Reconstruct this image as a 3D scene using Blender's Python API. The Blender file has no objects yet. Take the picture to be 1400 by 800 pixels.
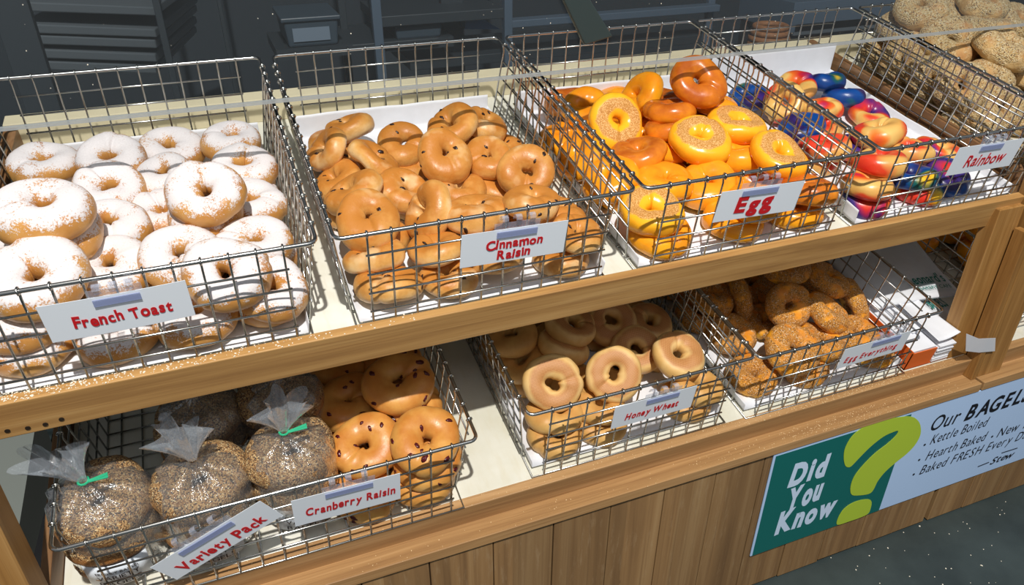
import bpy, bmesh, math, random
import numpy as np
from mathutils import Vector, Matrix, noise
random.seed(7)
S_ = bpy.context.scene
COL = S_.collection

# ------------------------------------------------------------------ camera
FPX = 1019.0449
RC = np.array([[0.9306,-0.3661,0.0],[-0.1862,-0.4732,-0.8611],[0.3153,0.8013,-0.5085]])
_u,_s,_v = np.linalg.svd(RC); RC = _u@_v
ZF = 1.022                                   # height of the upper basket rims' front edge
CAM = np.array([-0.1038,-0.8994,0.4365+ZF])
cd = bpy.data.cameras.new('camera'); cam = bpy.data.objects.new('camera', cd); COL.objects.link(cam)
cd.sensor_width = 36; cd.lens = 36*FPX/1400; cd.clip_start = .02
mw = Matrix.Identity(4)
for i in range(3):
    mw[i][0] = RC[0][i]; mw[i][1] = -RC[1][i]; mw[i][2] = -RC[2][i]; mw[i][3] = CAM[i]
cam.matrix_world = mw
S_.camera = cam
# ------------------------------------------------------------------ light
S_.view_settings.view_transform = 'Standard'; S_.view_settings.look = 'None'
S_.view_settings.exposure = 0.0; S_.view_settings.gamma = 1.0
S_.view_settings.use_curve_mapping = False
wd = bpy.data.worlds.new('world'); S_.world = wd; wd.use_nodes = True
wd.node_tree.nodes['Background'].inputs[0].default_value = (.86,.93,1,1)
wd.node_tree.nodes['Background'].inputs[1].default_value = .20
def lamp(name, kind, energy, loc, target, color, **kw):
    l = bpy.data.lights.new(name, kind); l.energy = energy; l.color = color
    for k, v in kw.items(): setattr(l, k, v)
    o = bpy.data.objects.new(name, l); COL.objects.link(o); o.location = loc
    o.rotation_euler = (Vector(target)-Vector(loc)).to_track_quat('-Z','Y').to_euler()
    return o
lamp('ceiling_spot_light','SPOT',840,(-.22,-1.97,ZF+3.3),(.5,.1,ZF-.2),(1,.965,.90),shadow_soft_size=.035,spot_size=1.25,spot_blend=.3)
lamp('ceiling_area_light','AREA',10,(.6,-1.9,ZF+2.0),(.5,.0,ZF-.4),(.92,.96,1),shape='RECTANGLE',size=2.4,size_y=.8)

# ------------------------------------------------------------------ coordinates
TILT = .1817
X = np.array([1.,0,0]); YP = np.array([0,math.cos(TILT),math.sin(TILT)]); NN = np.array([0,-math.sin(TILT),math.cos(TILT)])
O = np.array([0,0,ZF])
WU, WL = -.170, -.518                        # shelf heights below the upper rim plane
def P(u,v,w): return O+X*u+YP*v+NN*w
def ray(x,y):
    d = RC.T@np.array([x-700,y-400,FPX]); return d/np.linalg.norm(d)
def hit(x,y,p0,n):
    d = ray(x,y); n = np.array(n,float); return CAM+d*(n@(np.array(p0,float)-CAM))/(n@d)
def uvw(p):
    q = np.array(p)-O; return np.array([q[0], q@YP, q@NN])
def on_shelf(x,y,w): return uvw(hit(x,y,O+NN*w,NN))
SHROT = Matrix(((1,0,0),(0,math.cos(TILT),-math.sin(TILT)),(0,math.sin(TILT),math.cos(TILT))))
def shelf_matrix(u,v,w):
    m = SHROT.to_4x4(); m.translation = Vector(P(u,v,w)); return m

# ------------------------------------------------------------------ object helpers
def tag(o,label=None,cat=None,group=None,kind=None):
    if label: o['label'] = label
    if cat: o['category'] = cat
    if group: o['group'] = group
    if kind: o['kind'] = kind
    return o
def empty(name, m=None):
    o = bpy.data.objects.new(name,None); COL.objects.link(o); o.empty_display_size = .05
    if m is not None: o.matrix_world = m
    return o
class MB:
    def __init__(s): s.v=[]; s.f=[]; s.m=[]
    def add(s, vs, fs, mi=0):
        b=len(s.v); s.v += [tuple(map(float,p)) for p in vs]; s.f += [tuple(i+b for i in f) for f in fs]; s.m += [mi]*len(fs)
    def box(s,a,b,mi=0,fn=None):
        x0,y0,z0=a; x1,y1,z1=b
        vs=[(x0,y0,z0),(x1,y0,z0),(x1,y1,z0),(x0,y1,z0),(x0,y0,z1),(x1,y0,z1),(x1,y1,z1),(x0,y1,z1)]
        if fn: vs=[fn(*p) for p in vs]
        s.add(vs,[(0,3,2,1),(4,5,6,7),(0,1,5,4),(1,2,6,5),(2,3,7,6),(3,0,4,7)],mi)
    def tube(s,pts,r,n=6,closed=False,mi=0,cap=True):
        pts=[np.array(p,float) for p in pts]; k=len(pts); rings=[]
        for i,p in enumerate(pts):
            a=pts[(i-1)%k] if (closed or i>0) else p; b=pts[(i+1)%k] if (closed or i<k-1) else p
            t=b-a; t/= (np.linalg.norm(t)+1e-12)
            ref=np.array([0,0,1.]) if abs(t[2])<.85 else np.array([1.,0,0])
            e1=np.cross(t,ref); e1/=np.linalg.norm(e1); e2=np.cross(t,e1)
            rr=r[i] if hasattr(r,'__len__') else r
            rings.append([p+rr*(math.cos(2*math.pi*j/n)*e1+math.sin(2*math.pi*j/n)*e2) for j in range(n)])
        vs=[q for ring in rings for q in ring]; fs=[]
        for i in range(k if closed else k-1):
            i2=(i+1)%k
            for j in range(n): fs.append((i*n+j,i*n+(j+1)%n,i2*n+(j+1)%n,i2*n+j))
        if cap and not closed: fs += [tuple(range(n))[::-1], tuple((k-1)*n+j for j in range(n))]
        s.add(vs,fs,mi)
    def ball(s,c,rx,ry,rz,rot=None,n=8,m=6,mi=0,jit=0):
        vs=[];fs=[]
        for i in range(m+1):
            th=math.pi*i/m
            for j in range(n):
                ph=2*math.pi*j/n; k=1+random.uniform(-jit,jit)
                q=np.array([rx*math.sin(th)*math.cos(ph)*k,ry*math.sin(th)*math.sin(ph)*k,rz*math.cos(th)*k])
                if rot is not None: q=rot@q
                vs.append(np.array(c)+q)
        for i in range(m):
            for j in range(n): fs.append((i*n+j,(i+1)*n+j,(i+1)*n+(j+1)%n,i*n+(j+1)%n))
        s.add(vs,fs,mi)
    def mesh(s,name,mats,smooth=False):
        me=bpy.data.meshes.new(name); me.from_pydata(s.v,[],s.f); me.validate()
        for m in (mats if isinstance(mats,(list,tuple)) else [mats]): me.materials.append(m)
        if len(s.m)==len(me.polygons): me.polygons.foreach_set('material_index',s.m)
        if smooth: me.polygons.foreach_set('use_smooth',[True]*len(me.polygons))
        me.update(); return me
    def build(s,name,mats,parent=None,smooth=False,bevel=0,m=None):
        o=bpy.data.objects.new(name,s.mesh(name,mats,smooth)); COL.objects.link(o)
        if parent is not None: o.parent=parent
        if m is not None: o.matrix_world=m
        if bevel:
            b=o.modifiers.new('bevel','BEVEL'); b.width=bevel; b.segments=2; b.limit_method='ANGLE'
        return o
def adopt(o,parent):
    # parent keeping world coordinates (parents here are unrotated copies of matrices set explicitly)
    bpy.context.view_layer.update()
    mwd=o.matrix_world.copy(); o.parent=parent; o.matrix_parent_inverse=parent.matrix_world.inverted(); o.matrix_world=mwd
    return o

# ------------------------------------------------------------------ materials
def lin(c):
    return tuple((x/255/12.92 if x/255<=.04045 else ((x/255+.055)/1.055)**2.4) for x in c)+(1,)
class NT:
    def __init__(s,name):
        s.mat=bpy.data.materials.new(name); s.mat.use_nodes=True; s.t=s.mat.node_tree; s.t.nodes.clear()
        s.out=s.t.nodes.new('ShaderNodeOutputMaterial')
    def n(s,typ,ins=None,**kw):
        nd=s.t.nodes.new('ShaderNode'+typ)
        for k,v in kw.items(): setattr(nd,k,v)
        for k,v in (ins or {}).items():
            if hasattr(v,'is_output') or isinstance(v,bpy.types.NodeSocket): s.t.links.new(v,nd.inputs[k])
            else: nd.inputs[k].default_value=v
        return nd
    def coord(s,which='Object'): return s.n('TexCoord').outputs[which]
    def mapp(s,vec,scale=(1,1,1),loc=(0,0,0),rot=(0,0,0)): return s.n('Mapping',{'Vector':vec,'Scale':scale,'Location':loc,'Rotation':rot}).outputs[0]
    def noise(s,vec,scale,detail=4,rough=.55): return s.n('TexNoise',{'Vector':vec,'Scale':scale,'Detail':detail,'Roughness':rough})
    def vor(s,vec,scale,feature='F1',rnd=1): return s.n('TexVoronoi',{'Vector':vec,'Scale':scale,'Randomness':rnd},feature=feature)
    def math(s,op,a,b=0,c=None):
        d={0:a,1:b}
        if c is not None: d[2]=c
        return s.n('Math',d,operation=op).outputs[0]
    def ramp(s,fac,stops,interp='LINEAR'):
        nd=s.n('ValToRGB',{'Fac':fac}); cr=nd.color_ramp; cr.interpolation=interp
        while len(cr.elements)<len(stops): cr.elements.new(.5)
        for e,(p,c) in zip(cr.elements,stops):
            e.position=p; e.color=c if len(c)==4 else tuple(c)+(1,)
        return nd.outputs[0]
    def step(s,x,lo,hi): return s.n('MapRange',{0:x,1:lo,2:hi,3:0.,4:1.},clamp=True).outputs[0]
    def mix(s,fac,a,b,typ='MIX'):
        nd=s.n('MixRGB',{0:fac,1:a,2:b},blend_type=typ); return nd.outputs[0]
    def sep(s,vec): return s.n('SeparateXYZ',{0:vec}).outputs
    def bump(s,h,strength=.3,dist=.002): return s.n('Bump',{'Height':h,'Strength':strength,'Distance':dist}).outputs[0]
    def bsdf(s,color,rough=.5,normal=None,**kw):
        d={'Base Color':color,'Roughness':rough}
        if normal is not None: d['Normal']=normal
        for k,v in kw.items(): d[k.replace('_',' ')]=v
        b=s.n('BsdfPrincipled',d); s.t.links.new(b.outputs[0],s.out.inputs[0]); return s.mat
def plain(name,rgb,rough=.5,metal=0,noise_amt=.0,nscale=30,**kw):
    t=NT(name); c=lin(rgb)
    if noise_amt:
        n=t.noise(t.coord(),nscale).outputs[0]
        c2=tuple(x*(1-noise_amt) for x in c[:3])+(1,); col=t.mix(t.step(n,.3,.7),c2,c)
        return t.bsdf(col,rough,t.bump(n,.15,.001),Metallic=metal,**kw)
    return t.bsdf(c,rough,Metallic=metal,**kw)

def wood(name, c1,c2,c3, axis='x', rough=.45, scale=1.0, plank=0):
    t=NT(name); v=t.coord()
    sc={'x':(1.2,26,26),'z':(26,26,1.2),'y':(26,1.2,26)}[axis]
    sc=tuple(a*scale for a in sc)
    if plank:
        px=t.sep(v)[0]; idx=t.math('FLOOR',t.math('DIVIDE',px,plank))
        off=t.math('MULTIPLY',idx,3.73)
        v=t.n('VectorMath',{0:v,1:t.n('CombineXYZ',{0:0.,1:off,2:off}).outputs[0]},operation='ADD').outputs[0]
    w=t.noise(t.mapp(v,tuple(a*.25 for a in sc)),1.4,3).outputs[0]
    g=t.noise(t.n('VectorMath',{0:t.mapp(v,sc),1:t.n('CombineXYZ',{0:t.math('MULTIPLY',w,2.5),1:t.math('MULTIPLY',w,2.5),2:t.math('MULTIPLY',w,2.5)}).outputs[0]},operation='ADD').outputs[0],1.6,6,.6).outputs[0]
    f=t.noise(t.mapp(v,tuple(a*(9 if a>5 else 3) for a in sc)),1.2,3).outputs[0]
    col=t.ramp(g,[(.28,lin(c1)),(.5,lin(c2)),(.72,lin(c3))])
    col=t.mix(t.math('MULTIPLY',t.step(f,.52,.66),.45),col,lin(c1))
    if plank:
        h=t.n('TexWhiteNoise',{1:idx},noise_dimensions='1D').outputs[0]
        col=t.mix(t.math('MULTIPLY',h,.38),col,lin(tuple(x*.62 for x in c1)))
        scr=t.noise(t.mapp(v,(40,40,6)),2,5,.7).outputs[0]
        col=t.mix(t.math('MULTIPLY',t.step(scr,.56,.72),.3),col,lin((185,160,125)))
        # knots
        k=t.vor(t.mapp(v,(5,5,5)),1.0); col=t.mix(t.step(k.outputs[0],.07,.03),col,lin((60,38,22)))
    return t.bsdf(col,rough,t.bump(t.math('ADD',g,t.math('MULTIPLY',f,.5)),.25,.0012))

M={}
M['oak']=wood('oak_wood',(150,108,62),(184,140,84),(206,164,106),'x',.42)
M['oak2']=wood('oak_wood_lower',(140,102,64),(172,132,86),(194,154,108),'x',.5)
M['oakz']=wood('oak_post_wood',(128,88,42),(160,116,62),(182,140,86),'z',.5)
M['oaky']=wood('oak_side_wood',(104,72,46),(132,96,62),(150,114,80),'y',.5)
M['plank']=wood('weathered_plank_wood',(124,92,58),(156,120,78),(178,144,100),'z',.62,.55,plank=.1165)
def shelf_mat():
    t=NT('white_painted_shelf'); v=t.coord()
    n=t.noise(v,9,5).outputs[0]; n2=t.noise(t.mapp(v,(40,4,40)),2,4).outputs[0]
    col=t.ramp(n,[(.3,lin((212,209,192))),(.7,lin((230,229,220)))])
    col=t.mix(t.math('MULTIPLY',t.step(n2,.5,.75),.35),col,lin((206,196,168)))
    return t.bsdf(col,.28,t.bump(n2,.12,.001))
M['shelf']=shelf_mat()
M['cream']=plain('cream_back_board',(226,214,180),.5,0,.12,14)
M['steel']=plain('steel_wire',(196,196,192),.24,1.0)
M['steel2']=plain('bright_steel_rim',(208,208,206),.20,1.0)
M['paper']=plain('white_liner_paper',(232,234,240),.6,0,.06,40)
M['card']=plain('white_card',(234,241,250),.5)
M['red']=plain('red_lettering',(206,26,36),.5)
M['white_letter']=plain('white_lettering',(205,225,250),.5)
M['black_letter']=plain('black_lettering',(18,20,30),.5)
M['green_sign']=plain('teal_green_print',(14,104,100),.4)
M['lime']=plain('lime_green_print',(178,204,60),.4)
M['sign_white']=plain('sign_white_board',(186,214,252),.4)
M['dark_bg']=plain('dark_kitchen_wall',(30,40,48),.8)
M['rack']=plain('rack_grey_steel',(74,90,106),.5,.3)
M['rack_dark']=plain('rack_dark_steel',(38,46,52),.5,.2)
M['pan']=plain('sheet_pan_grey',(84,92,98),.5,.3)
M['tub']=plain('grey_tub_plastic',(46,58,68),.4)
M['tub_label']=plain('tub_label_paper',(96,110,124),.5)
M['bracket']=plain('dark_green_grey_bracket',(58,70,70),.35,.2)

M['orange']=plain('orange_cardboard',(226,104,36),.55)
M['greyp']=plain('grey_cabinet_panel',(112,118,114),.7)
M['black']=plain('black_panel',(14,16,20),.7)
M['tie']=plain('green_twist_tie',(40,168,124),.45)
M['bagtext']=plain('teal_print',(40,130,120),.5)
M['wicker']=plain('brown_wicker',(128,84,46),.7,0,.4,120)
M['blue']=plain('blue_grey_plastic',(84,124,176),.4)
M['crumb']=plain('flour_crumb',(240,232,214),.8)
M['crumbtan']=plain('sesame_crumb',(226,196,150),.8)
M['screw']=plain('dark_screw',(60,48,38),.5,.5)
def floor_mat():
    t=NT('slate_floor'); v=t.coord(); n=t.noise(v,6,6,.6).outputs[0]; n2=t.noise(v,120,3).outputs[0]
    col=t.ramp(n,[(.3,lin((42,52,53))),(.7,lin((60,71,71)))])
    return t.bsdf(col,.55,t.bump(n2,.2,.001))
M['floor']=floor_mat()
def clear(name,trans=.86,diff=(230,235,240),dw=.06,rough=.12,bumpscale=0,gl=None):
    t=NT(name); nrm=None
    if bumpscale:
        v=t.coord(); h=t.noise(t.mapp(v,(1,1,.35)),bumpscale,4,.6).outputs[0]; nrm=t.bump(h,1.0,.004)
    tr=t.n('BsdfTransparent',{0:(.97,.98,.985,1)}).outputs[0]
    d={0:(1,1,1,1),'Roughness':rough}
    if nrm is not None: d['Normal']=nrm
    g=t.n('BsdfAnisotropic',d).outputs[0]
    dfi={0:lin(diff)}
    if nrm is not None: dfi['Normal']=nrm
    df=t.n('BsdfDiffuse',dfi).outputs[0]
    fr={'Blend':gl or .12}
    if nrm is not None: fr['Normal']=nrm
    lw=t.n('LayerWeight',fr).outputs[1]
    a=t.n('MixShader',{0:t.math('MULTIPLY',t.math('ADD',lw,.04),1-trans+.25),1:tr,2:g}).outputs[0]
    b=t.n('MixShader',{0:dw,1:a,2:df}).outputs[0]
    t.t.links.new(b,t.out.inputs[0]); return t.mat
M['glass']=clear('sneeze_guard_glass',.95,(200,210,215),.012,.03)
M['edge']=clear('glass_edge_grey',.6,(175,180,182),.55,.1)
M['film']=clear('clear_bag_film',.22,(225,232,240),.055,.10,75,.35)
M['tail']=clear('gathered_bag_film',.25,(215,225,238),.16,.14,60,.4)
M['clip']=clear('clear_plastic_clip',.6,(215,220,240),.17,.12)
M['strip']=clear('label_holder_strip',.7,(160,172,214),.6,.15)
M['tape']=clear('frosted_tape',.7,(225,228,235),.62,.2)

# --- bagel crusts (object space: the mesh's own z is the bagel's top)
def crust(name, f):
    t=NT(name); v=t.coord('Object'); nrm=t.sep(t.coord('Normal'))[2]; r=t.n('ObjectInfo').outputs['Random']
    off=t.n('CombineXYZ',{0:t.math('MULTIPLY',r,37.),1:t.math('MULTIPLY',r,11.),2:t.math('MULTIPLY',r,23.)}).outputs[0]
    vr=t.n('VectorMath',{0:v,1:off},operation='ADD').outputs[0]
    return f(t,v,vr,nrm,r)
def golden(t,vr,nrm,c_low,c_mid,c_hi):
    n=t.noise(vr,26,4).outputs[0]
    k=t.math('ADD',t.math('MULTIPLY',nrm,.28),n)
    return t.ramp(k,[(.25,lin(c_low)),(.52,lin(c_mid)),(.85,lin(c_hi))])
def f_french(t,v,vr,nrm,r):
    base=golden(t,vr,nrm,(218,174,110),(204,150,80),(182,120,58))
    n=t.noise(vr,34,3).outputs[0]; n2=t.noise(vr,420,3,.7).outputs[0]; n3=t.noise(vr,130,3,.6).outputs[0]
    k=t.math('ADD',t.math('MULTIPLY',nrm,1.3),t.math('ADD',t.math('MULTIPLY',t.math('SUBTRACT',n,.5),2.2),t.math('MULTIPLY',t.math('SUBTRACT',n2,.5),2.4)))
    k=t.math('ADD',k,t.math('MULTIPLY',t.math('SUBTRACT',n3,.5),1.1))
    fac=t.step(k,.58,.92)
    col=t.mix(t.math('MULTIPLY',fac,.93),base,t.mix(n2,lin((206,202,206)),lin((240,238,240))))
    rg=t.n('MapRange',{0:fac,1:0.,2:1.,3:.38,4:.85}).outputs[0]
    return t.bsdf(col,rg,t.bump(t.math('ADD',t.math('MULTIPLY',n3,.6),t.math('MULTIPLY',fac,.3)),.35,.002))
def f_cinn(t,v,vr,nrm,r):
    base=golden(t,vr,t.math('MULTIPLY',nrm,1.4),(238,202,146),(220,166,92),(192,124,52))
    p=t.noise(vr,15,3).outputs[0]; base=t.mix(t.math('MULTIPLY',t.step(p,.6,.7),.6),base,lin((228,196,146)))
    b=t.noise(vr,180,4).outputs[0]
    w=t.noise(vr,70,4,.6).outputs[0]; sp=t.vor(vr,150).outputs[0]; base=t.mix(t.math('MULTIPLY',t.step(sp,.16,.06),.35),base,lin((160,98,44)))
    return t.bsdf(base,t.n('MapRange',{0:w,1:.3,2:.7,3:.30,4:.52}).outputs[0],t.bump(t.math('ADD',t.math('MULTIPLY',b,.5),t.math('ADD',t.math('MULTIPLY',w,1.2),p)),.35,.002),Specular_IOR_Level=.45)
def f_egg(t,v,vr,nrm,r):
    a=golden(t,vr,nrm,(240,160,36),(224,132,34),(184,92,28))
    b=golden(t,vr,nrm,(252,184,40),(249,168,30),(240,144,28))
    oc=t.n('SeparateXYZ',{0:t.n('ObjectInfo').outputs['Color']}).outputs; base=t.mix(oc[0],b,a)
    s=t.noise(vr,520,2,.7).outputs[0]; n=t.noise(vr,60,3).outputs[0]
    k=t.math('ADD',t.math('MULTIPLY',nrm,-1),t.math('MULTIPLY',t.math('SUBTRACT',n,.5),.25))
    xyz=t.sep(v); rad_=t.n('VectorMath',{0:t.n('CombineXYZ',{0:xyz[0],1:xyz[1],2:0.}).outputs[0]},operation='LENGTH').outputs['Value']
    n9=t.math('MULTIPLY',t.math('SUBTRACT',n,.5),.010)
    ring=t.math('MULTIPLY',t.step(t.math('ADD',t.math('ABSOLUTE',t.math('SUBTRACT',rad_,.0325)),n9),.0130,.0090),t.step(k,.2,.5))
    col=t.mix(t.math('MULTIPLY',ring,.8),base,t.ramp(s,[(.40,lin((150,88,40))),(.52,lin((196,138,78))),(.64,lin((232,194,144)))]))
    w=t.noise(vr,90,3).outputs[0]
    rg=t.n('MapRange',{0:ring,1:0.,2:1.,3:.24,4:.7}).outputs[0]
    return t.bsdf(col,rg,t.bump(t.math('ADD',t.math('MULTIPLY',w,.8),t.math('MULTIPLY',t.math('MULTIPLY',s,ring),1.)),.2,.002))
def f_rain(t,v,vr,nrm,r):
    d=t.noise(vr,14,2).outputs[1]
    vv=t.n('VectorMath',{0:t.mapp(vr,(1,1,1.2)),1:t.n('VectorMath',{0:d,'Scale':.035},operation='SCALE').outputs[0]},operation='ADD').outputs[0]
    k=t.noise(vv,9,1,.4).outputs[0]
    k=t.math('FRACT',t.math('ADD',t.math('MULTIPLY',t.math('SUBTRACT',k,.12),1.15),t.sep(t.n('ObjectInfo').outputs['Color'])[1]))
    col=t.ramp(k,[(0,lin((226,50,38))),(.17,lin((222,70,40))),(.23,lin((226,170,90))),(.34,lin((232,190,110))),(.40,lin((236,120,40))),(.47,lin((212,44,44))),(.55,lin((60,40,120))),(.63,lin((40,30,84))),(.70,lin((16,74,150))),(.80,lin((14,60,130))),(.86,lin((24,96,84))),(.91,lin((238,196,40))),(1,lin((226,60,40)))])
    b=t.noise(vr,260,3).outputs[0]
    return t.bsdf(col,.32,t.bump(b,.18,.0012))
def seeds(t,vr,scale,cols):
    a=t.vor(vr,scale); h=t.n('TexWhiteNoise',{0:a.outputs[1]},noise_dimensions='3D').outputs[0]
    return a.outputs[0], t.ramp(h,cols,'CONSTANT')
def f_every(t,v,vr,nrm,r):
    base=golden(t,vr,nrm,(222,192,138),(204,164,104),(166,116,64))
    dist,sc=seeds(t,vr,480,[(0,lin((222,200,152))),(.4,lin((204,172,118))),(.68,lin((118,98,76))),(.8,lin((190,144,88))),(.9,lin((234,220,186)))])
    n=t.noise(vr,24,3).outputs[0]; m=t.step(t.math('ADD',n,t.math('MULTIPLY',nrm,.1)),.40,.56)
    col=t.mix(t.math('MULTIPLY',m,.85),base,sc)
    return t.bsdf(col,.65,t.bump(t.math('MULTIPLY',t.math('SUBTRACT',1.,dist),m),.9,.004))
def f_seeded(t,v,vr,nrm,r):
    base=golden(t,vr,nrm,(206,150,84),(186,124,62),(150,96,48))
    dist,sc=seeds(t,vr,640,[(0,lin((184,148,100))),(.34,lin((152,114,72))),(.56,lin((74,60,50))),(.78,lin((128,90,54))),(.92,lin((208,186,144)))])
    n=t.noise(vr,20,3).outputs[0]; m=t.step(t.math('ADD',n,t.math('MULTIPLY',nrm,.35)),.35,.55)
    col=t.mix(m,base,sc)
    band=t.step(t.math('ABSOLUTE',t.math('ADD',t.sep(v)[2],.008)),.006,.003)
    col=t.mix(t.math('MULTIPLY',band,.75),col,lin((58,56,64)))
    return t.bsdf(col,.6,t.bump(t.math('SUBTRACT',1.,dist),.6,.003))
def f_cran(t,v,vr,nrm,r):
    base=golden(t,vr,nrm,(234,190,118),(222,164,84),(198,126,54))
    b=t.noise(vr,80,5,.65).outputs[0]
    return t.bsdf(base,t.n('MapRange',{0:b,1:.3,2:.7,3:.28,4:.5}).outputs[0],t.bump(b,.35,.002))
def f_honey(t,v,vr,nrm,r):
    base=golden(t,vr,nrm,(232,194,130),(220,174,102),(200,146,78))
    xyz=t.sep(v)
    sx=t.math('SINE',t.math('MULTIPLY',xyz[0],1700.)); sy=t.math('SINE',t.math('MULTIPLY',xyz[1],1700.))
    rad_=t.n('VectorMath',{0:t.n('CombineXYZ',{0:xyz[0],1:xyz[1],2:0.}).outputs[0]},operation='LENGTH').outputs['Value']
    g=t.math('MULTIPLY',sx,sy)
    n=t.noise(vr,30,3).outputs[0]
    n9=t.math('MULTIPLY',t.math('SUBTRACT',n,.5),.012)
    ring=t.math('MULTIPLY',t.step(t.math('ADD',t.math('ABSOLUTE',t.math('SUBTRACT',rad_,.034)),n9),.0155,.0085),t.step(t.math('MULTIPLY',nrm,-1.),.1,.5))
    col=t.mix(t.math('MULTIPLY',ring,.8),base,lin((168,92,34)))
    col=t.mix(t.math('MULTIPLY',t.math('MULTIPLY',t.step(g,.1,.5),ring),.6),col,lin((236,190,130)))
    return t.bsdf(col,.5,t.bump(t.math('MULTIPLY',g,ring),.25,.0008))
def f_eggev(t,v,vr,nrm,r):
    base=golden(t,vr,nrm,(252,190,50),(244,166,36),(220,132,34))
    dist,sc=seeds(t,vr,620,[(0,lin((214,152,76))),(.36,lin((206,140,66))),(.58,lin((244,220,184))),(.68,lin((100,62,38))),(.80,lin((222,152,52)))])
    n=t.noise(vr,38,4).outputs[0]; m=t.step(n,.37,.5)
    col=t.mix(t.math('MULTIPLY',m,.9),base,sc)
    return t.bsdf(col,.55,t.bump(t.math('MULTIPLY',t.math('SUBTRACT',1.,dist),m),.8,.003))
KIND={}
for k,f in dict(french=f_french,cinn=f_cinn,egg=f_egg,rain=f_rain,every=f_every,seeded=f_seeded,cran=f_cran,honey=f_honey,eggev=f_eggev).items():
    M[k]=crust(k+'_crust',f)
M['raisin']=plain('raisin',(52,30,26),.35,0,.4,300)
M['cranberry']=plain('dried_cranberry',(92,22,28),.32,0,.4,300)

# ------------------------------------------------------------------ display stand
def sbox(mb,u0,u1,v0,v1,w0,w1): mb.box((u0,v0,w0),(u1,v1,w1),0,lambda a,b,c:P(a,b,c))
def wbox(mb,x0,x1,y0,y1,z0,z1): mb.box((x0,y0,z0+ZF),(x1,y1,z1+ZF))
stand=empty('display_stand',Matrix.Translation((.42,.3,0)))
tag(stand,'oak bagel display stand with two sloping white shelves and plank front','display stand')
def part(name,mat,fn,parent=stand,bevel=.0015):
    mb=MB(); fn(mb); o=mb.build(name,mat,bevel=bevel); adopt(o,parent); return o
part('upper_shelf',M['shelf'],lambda b:sbox(b,-.466,1.368,.0005,.70,-.197,-.172),bevel=.001)
part('lower_shelf',M['shelf'],lambda b:sbox(b,-.463,1.335,-.0965,.60,-.545,-.520),bevel=.001)
part('top_rail',M['oak'],lambda b:sbox(b,-.502,1.353,-.0205,-.004,-.213,-.1525))
part('lower_rail',M['oak2'],lambda b:sbox(b,-.462,1.337,-.1165,-.097,-.577,-.5185))
part('ledge',M['oak2'],lambda b:wbox(b,-.502,1.352,-.0518,.02,-.601,-.579))
def planks(b):
    x=-.5025
    while x<1.34:
        x1=min(x+.1165,1.346); j=random.uniform(-.0012,.0012)
        wbox(b,x+.0011,x1-.0011,-.046+j,-.028,-1.018+random.uniform(0,.006),-.601)
        x+=.1165
part('front_panel',M['plank'],planks,bevel=.0012)
part('side_rail',M['oaky'],lambda b:sbox(b,-.488,-.466,.001,.70,-.197,-.128))
part('side_rail',M['oaky'],lambda b:sbox(b,-.479,-.464,-.0965,.60,-.545,-.468))
part('side_rail',M['oaky'],lambda b:sbox(b,1.3685,1.388,.001,.70,-.197,-.118))
part('corner_post',M['oakz'],lambda b:wbox(b,-.502,-.463,-.050,.002,-.579,-.20))
part('corner_post',M['oakz'],lambda b:wbox(b,1.283,1.352,.0,.032,-.60,-.17))
part('post_strip',M['oakz'],lambda b:wbox(b,1.3375,1.353,-.034,-.004,-.579,-.215))
part('back_board',M['cream'],lambda b:sbox(b,-.488,2.1,.6805,.72,-.172,-.122))
part('back_panel',M['greyp'],lambda b:sbox(b,-.462,1.44,.60,.612,-.545,-.197))
# sneeze guard hangs over the rear half of the baskets
gv,gw=.345,.0345
guard=part('sneeze_guard',M['glass'],lambda b:wbox(b,-.95,2.3,P(0,gv,gw)[1],P(0,gv,gw)[1]+.006,P(0,gv,gw)[2]-ZF,.62),bevel=0)
ge=part('glass_edge',M['edge'],lambda b:wbox(b,-.95,2.3,P(0,gv,gw)[1]-.0008,P(0,gv,gw)[1]+.0068,P(0,gv,gw)[2]-ZF-.004,P(0,gv,gw)[2]-ZF+.001),bevel=0)
adopt(ge,guard)
def bracket(b):
    yb=P(0,.33,0)[1]
    c=[hit(*p,[0,yb,0],[0,1,0]) for p in [(752,-40),(800,62),(838,50),(783,-40)]]
    vs=[tuple(q) for q in c]+[(q[0],q[1]+.012,q[2]) for q in c]
    b.add(vs,[(0,1,2,3),(7,6,5,4),(0,4,5,1),(1,5,6,2),(2,6,7,3),(3,7,4,0)])
bk=part('bracket',M['bracket'],bracket,bevel=.002); adopt(bk,guard)
def screws(b):
    for x,y in [(10,589),(38,585),(62,580),(84,573)]:
        p=hit(x,y,P(0,-.0205,0),YP); l=uvw(p); q=[P(l[0],-.0204,l[2]),P(l[0],-.0215,l[2])]
        b.tube(q,.0032,10)
part('screw_heads',M['screw'],screws,bevel=0)
# neighbouring stand on the right
st2=empty('display_stand',Matrix.Translation((1.75,.3,0)))
tag(st2,'neighbouring oak display stand cut off by the right edge of the photo','display stand')
part('corner_post',M['oakz'],lambda b:wbox(b,1.362,1.432,-.030,.03,-.579,.02),st2)
part('lower_rail',M['oak2'],lambda b:sbox(b,1.432,2.1,-.1165,-.097,-.577,-.5185),st2)
part('ledge',M['oak2'],lambda b:wbox(b,1.360,2.1,-.0518,.02,-.601,-.579),st2)
def planks2(b):
    x=1.3595
    while x<2.05:
        wbox(b,x+.0011,x+.1154,-.046+random.uniform(-.0012,.0012),-.028,-1.018,-.601); x+=.1165
part('front_panel',M['plank'],planks2,st2,.0012)
part('top_rail',M['oak'],lambda b:sbox(b,1.4325,2.1,-.0205,0,-.213,-.1525),st2)
part('upper_shelf',M['shelf'],lambda b:sbox(b,1.389,2.1,.0005,.70,-.197,-.172),st2,.001)
part('lower_shelf',M['shelf'],lambda b:sbox(b,1.345,2.1,-.0965,.60,-.545,-.520),st2,.001)

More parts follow.
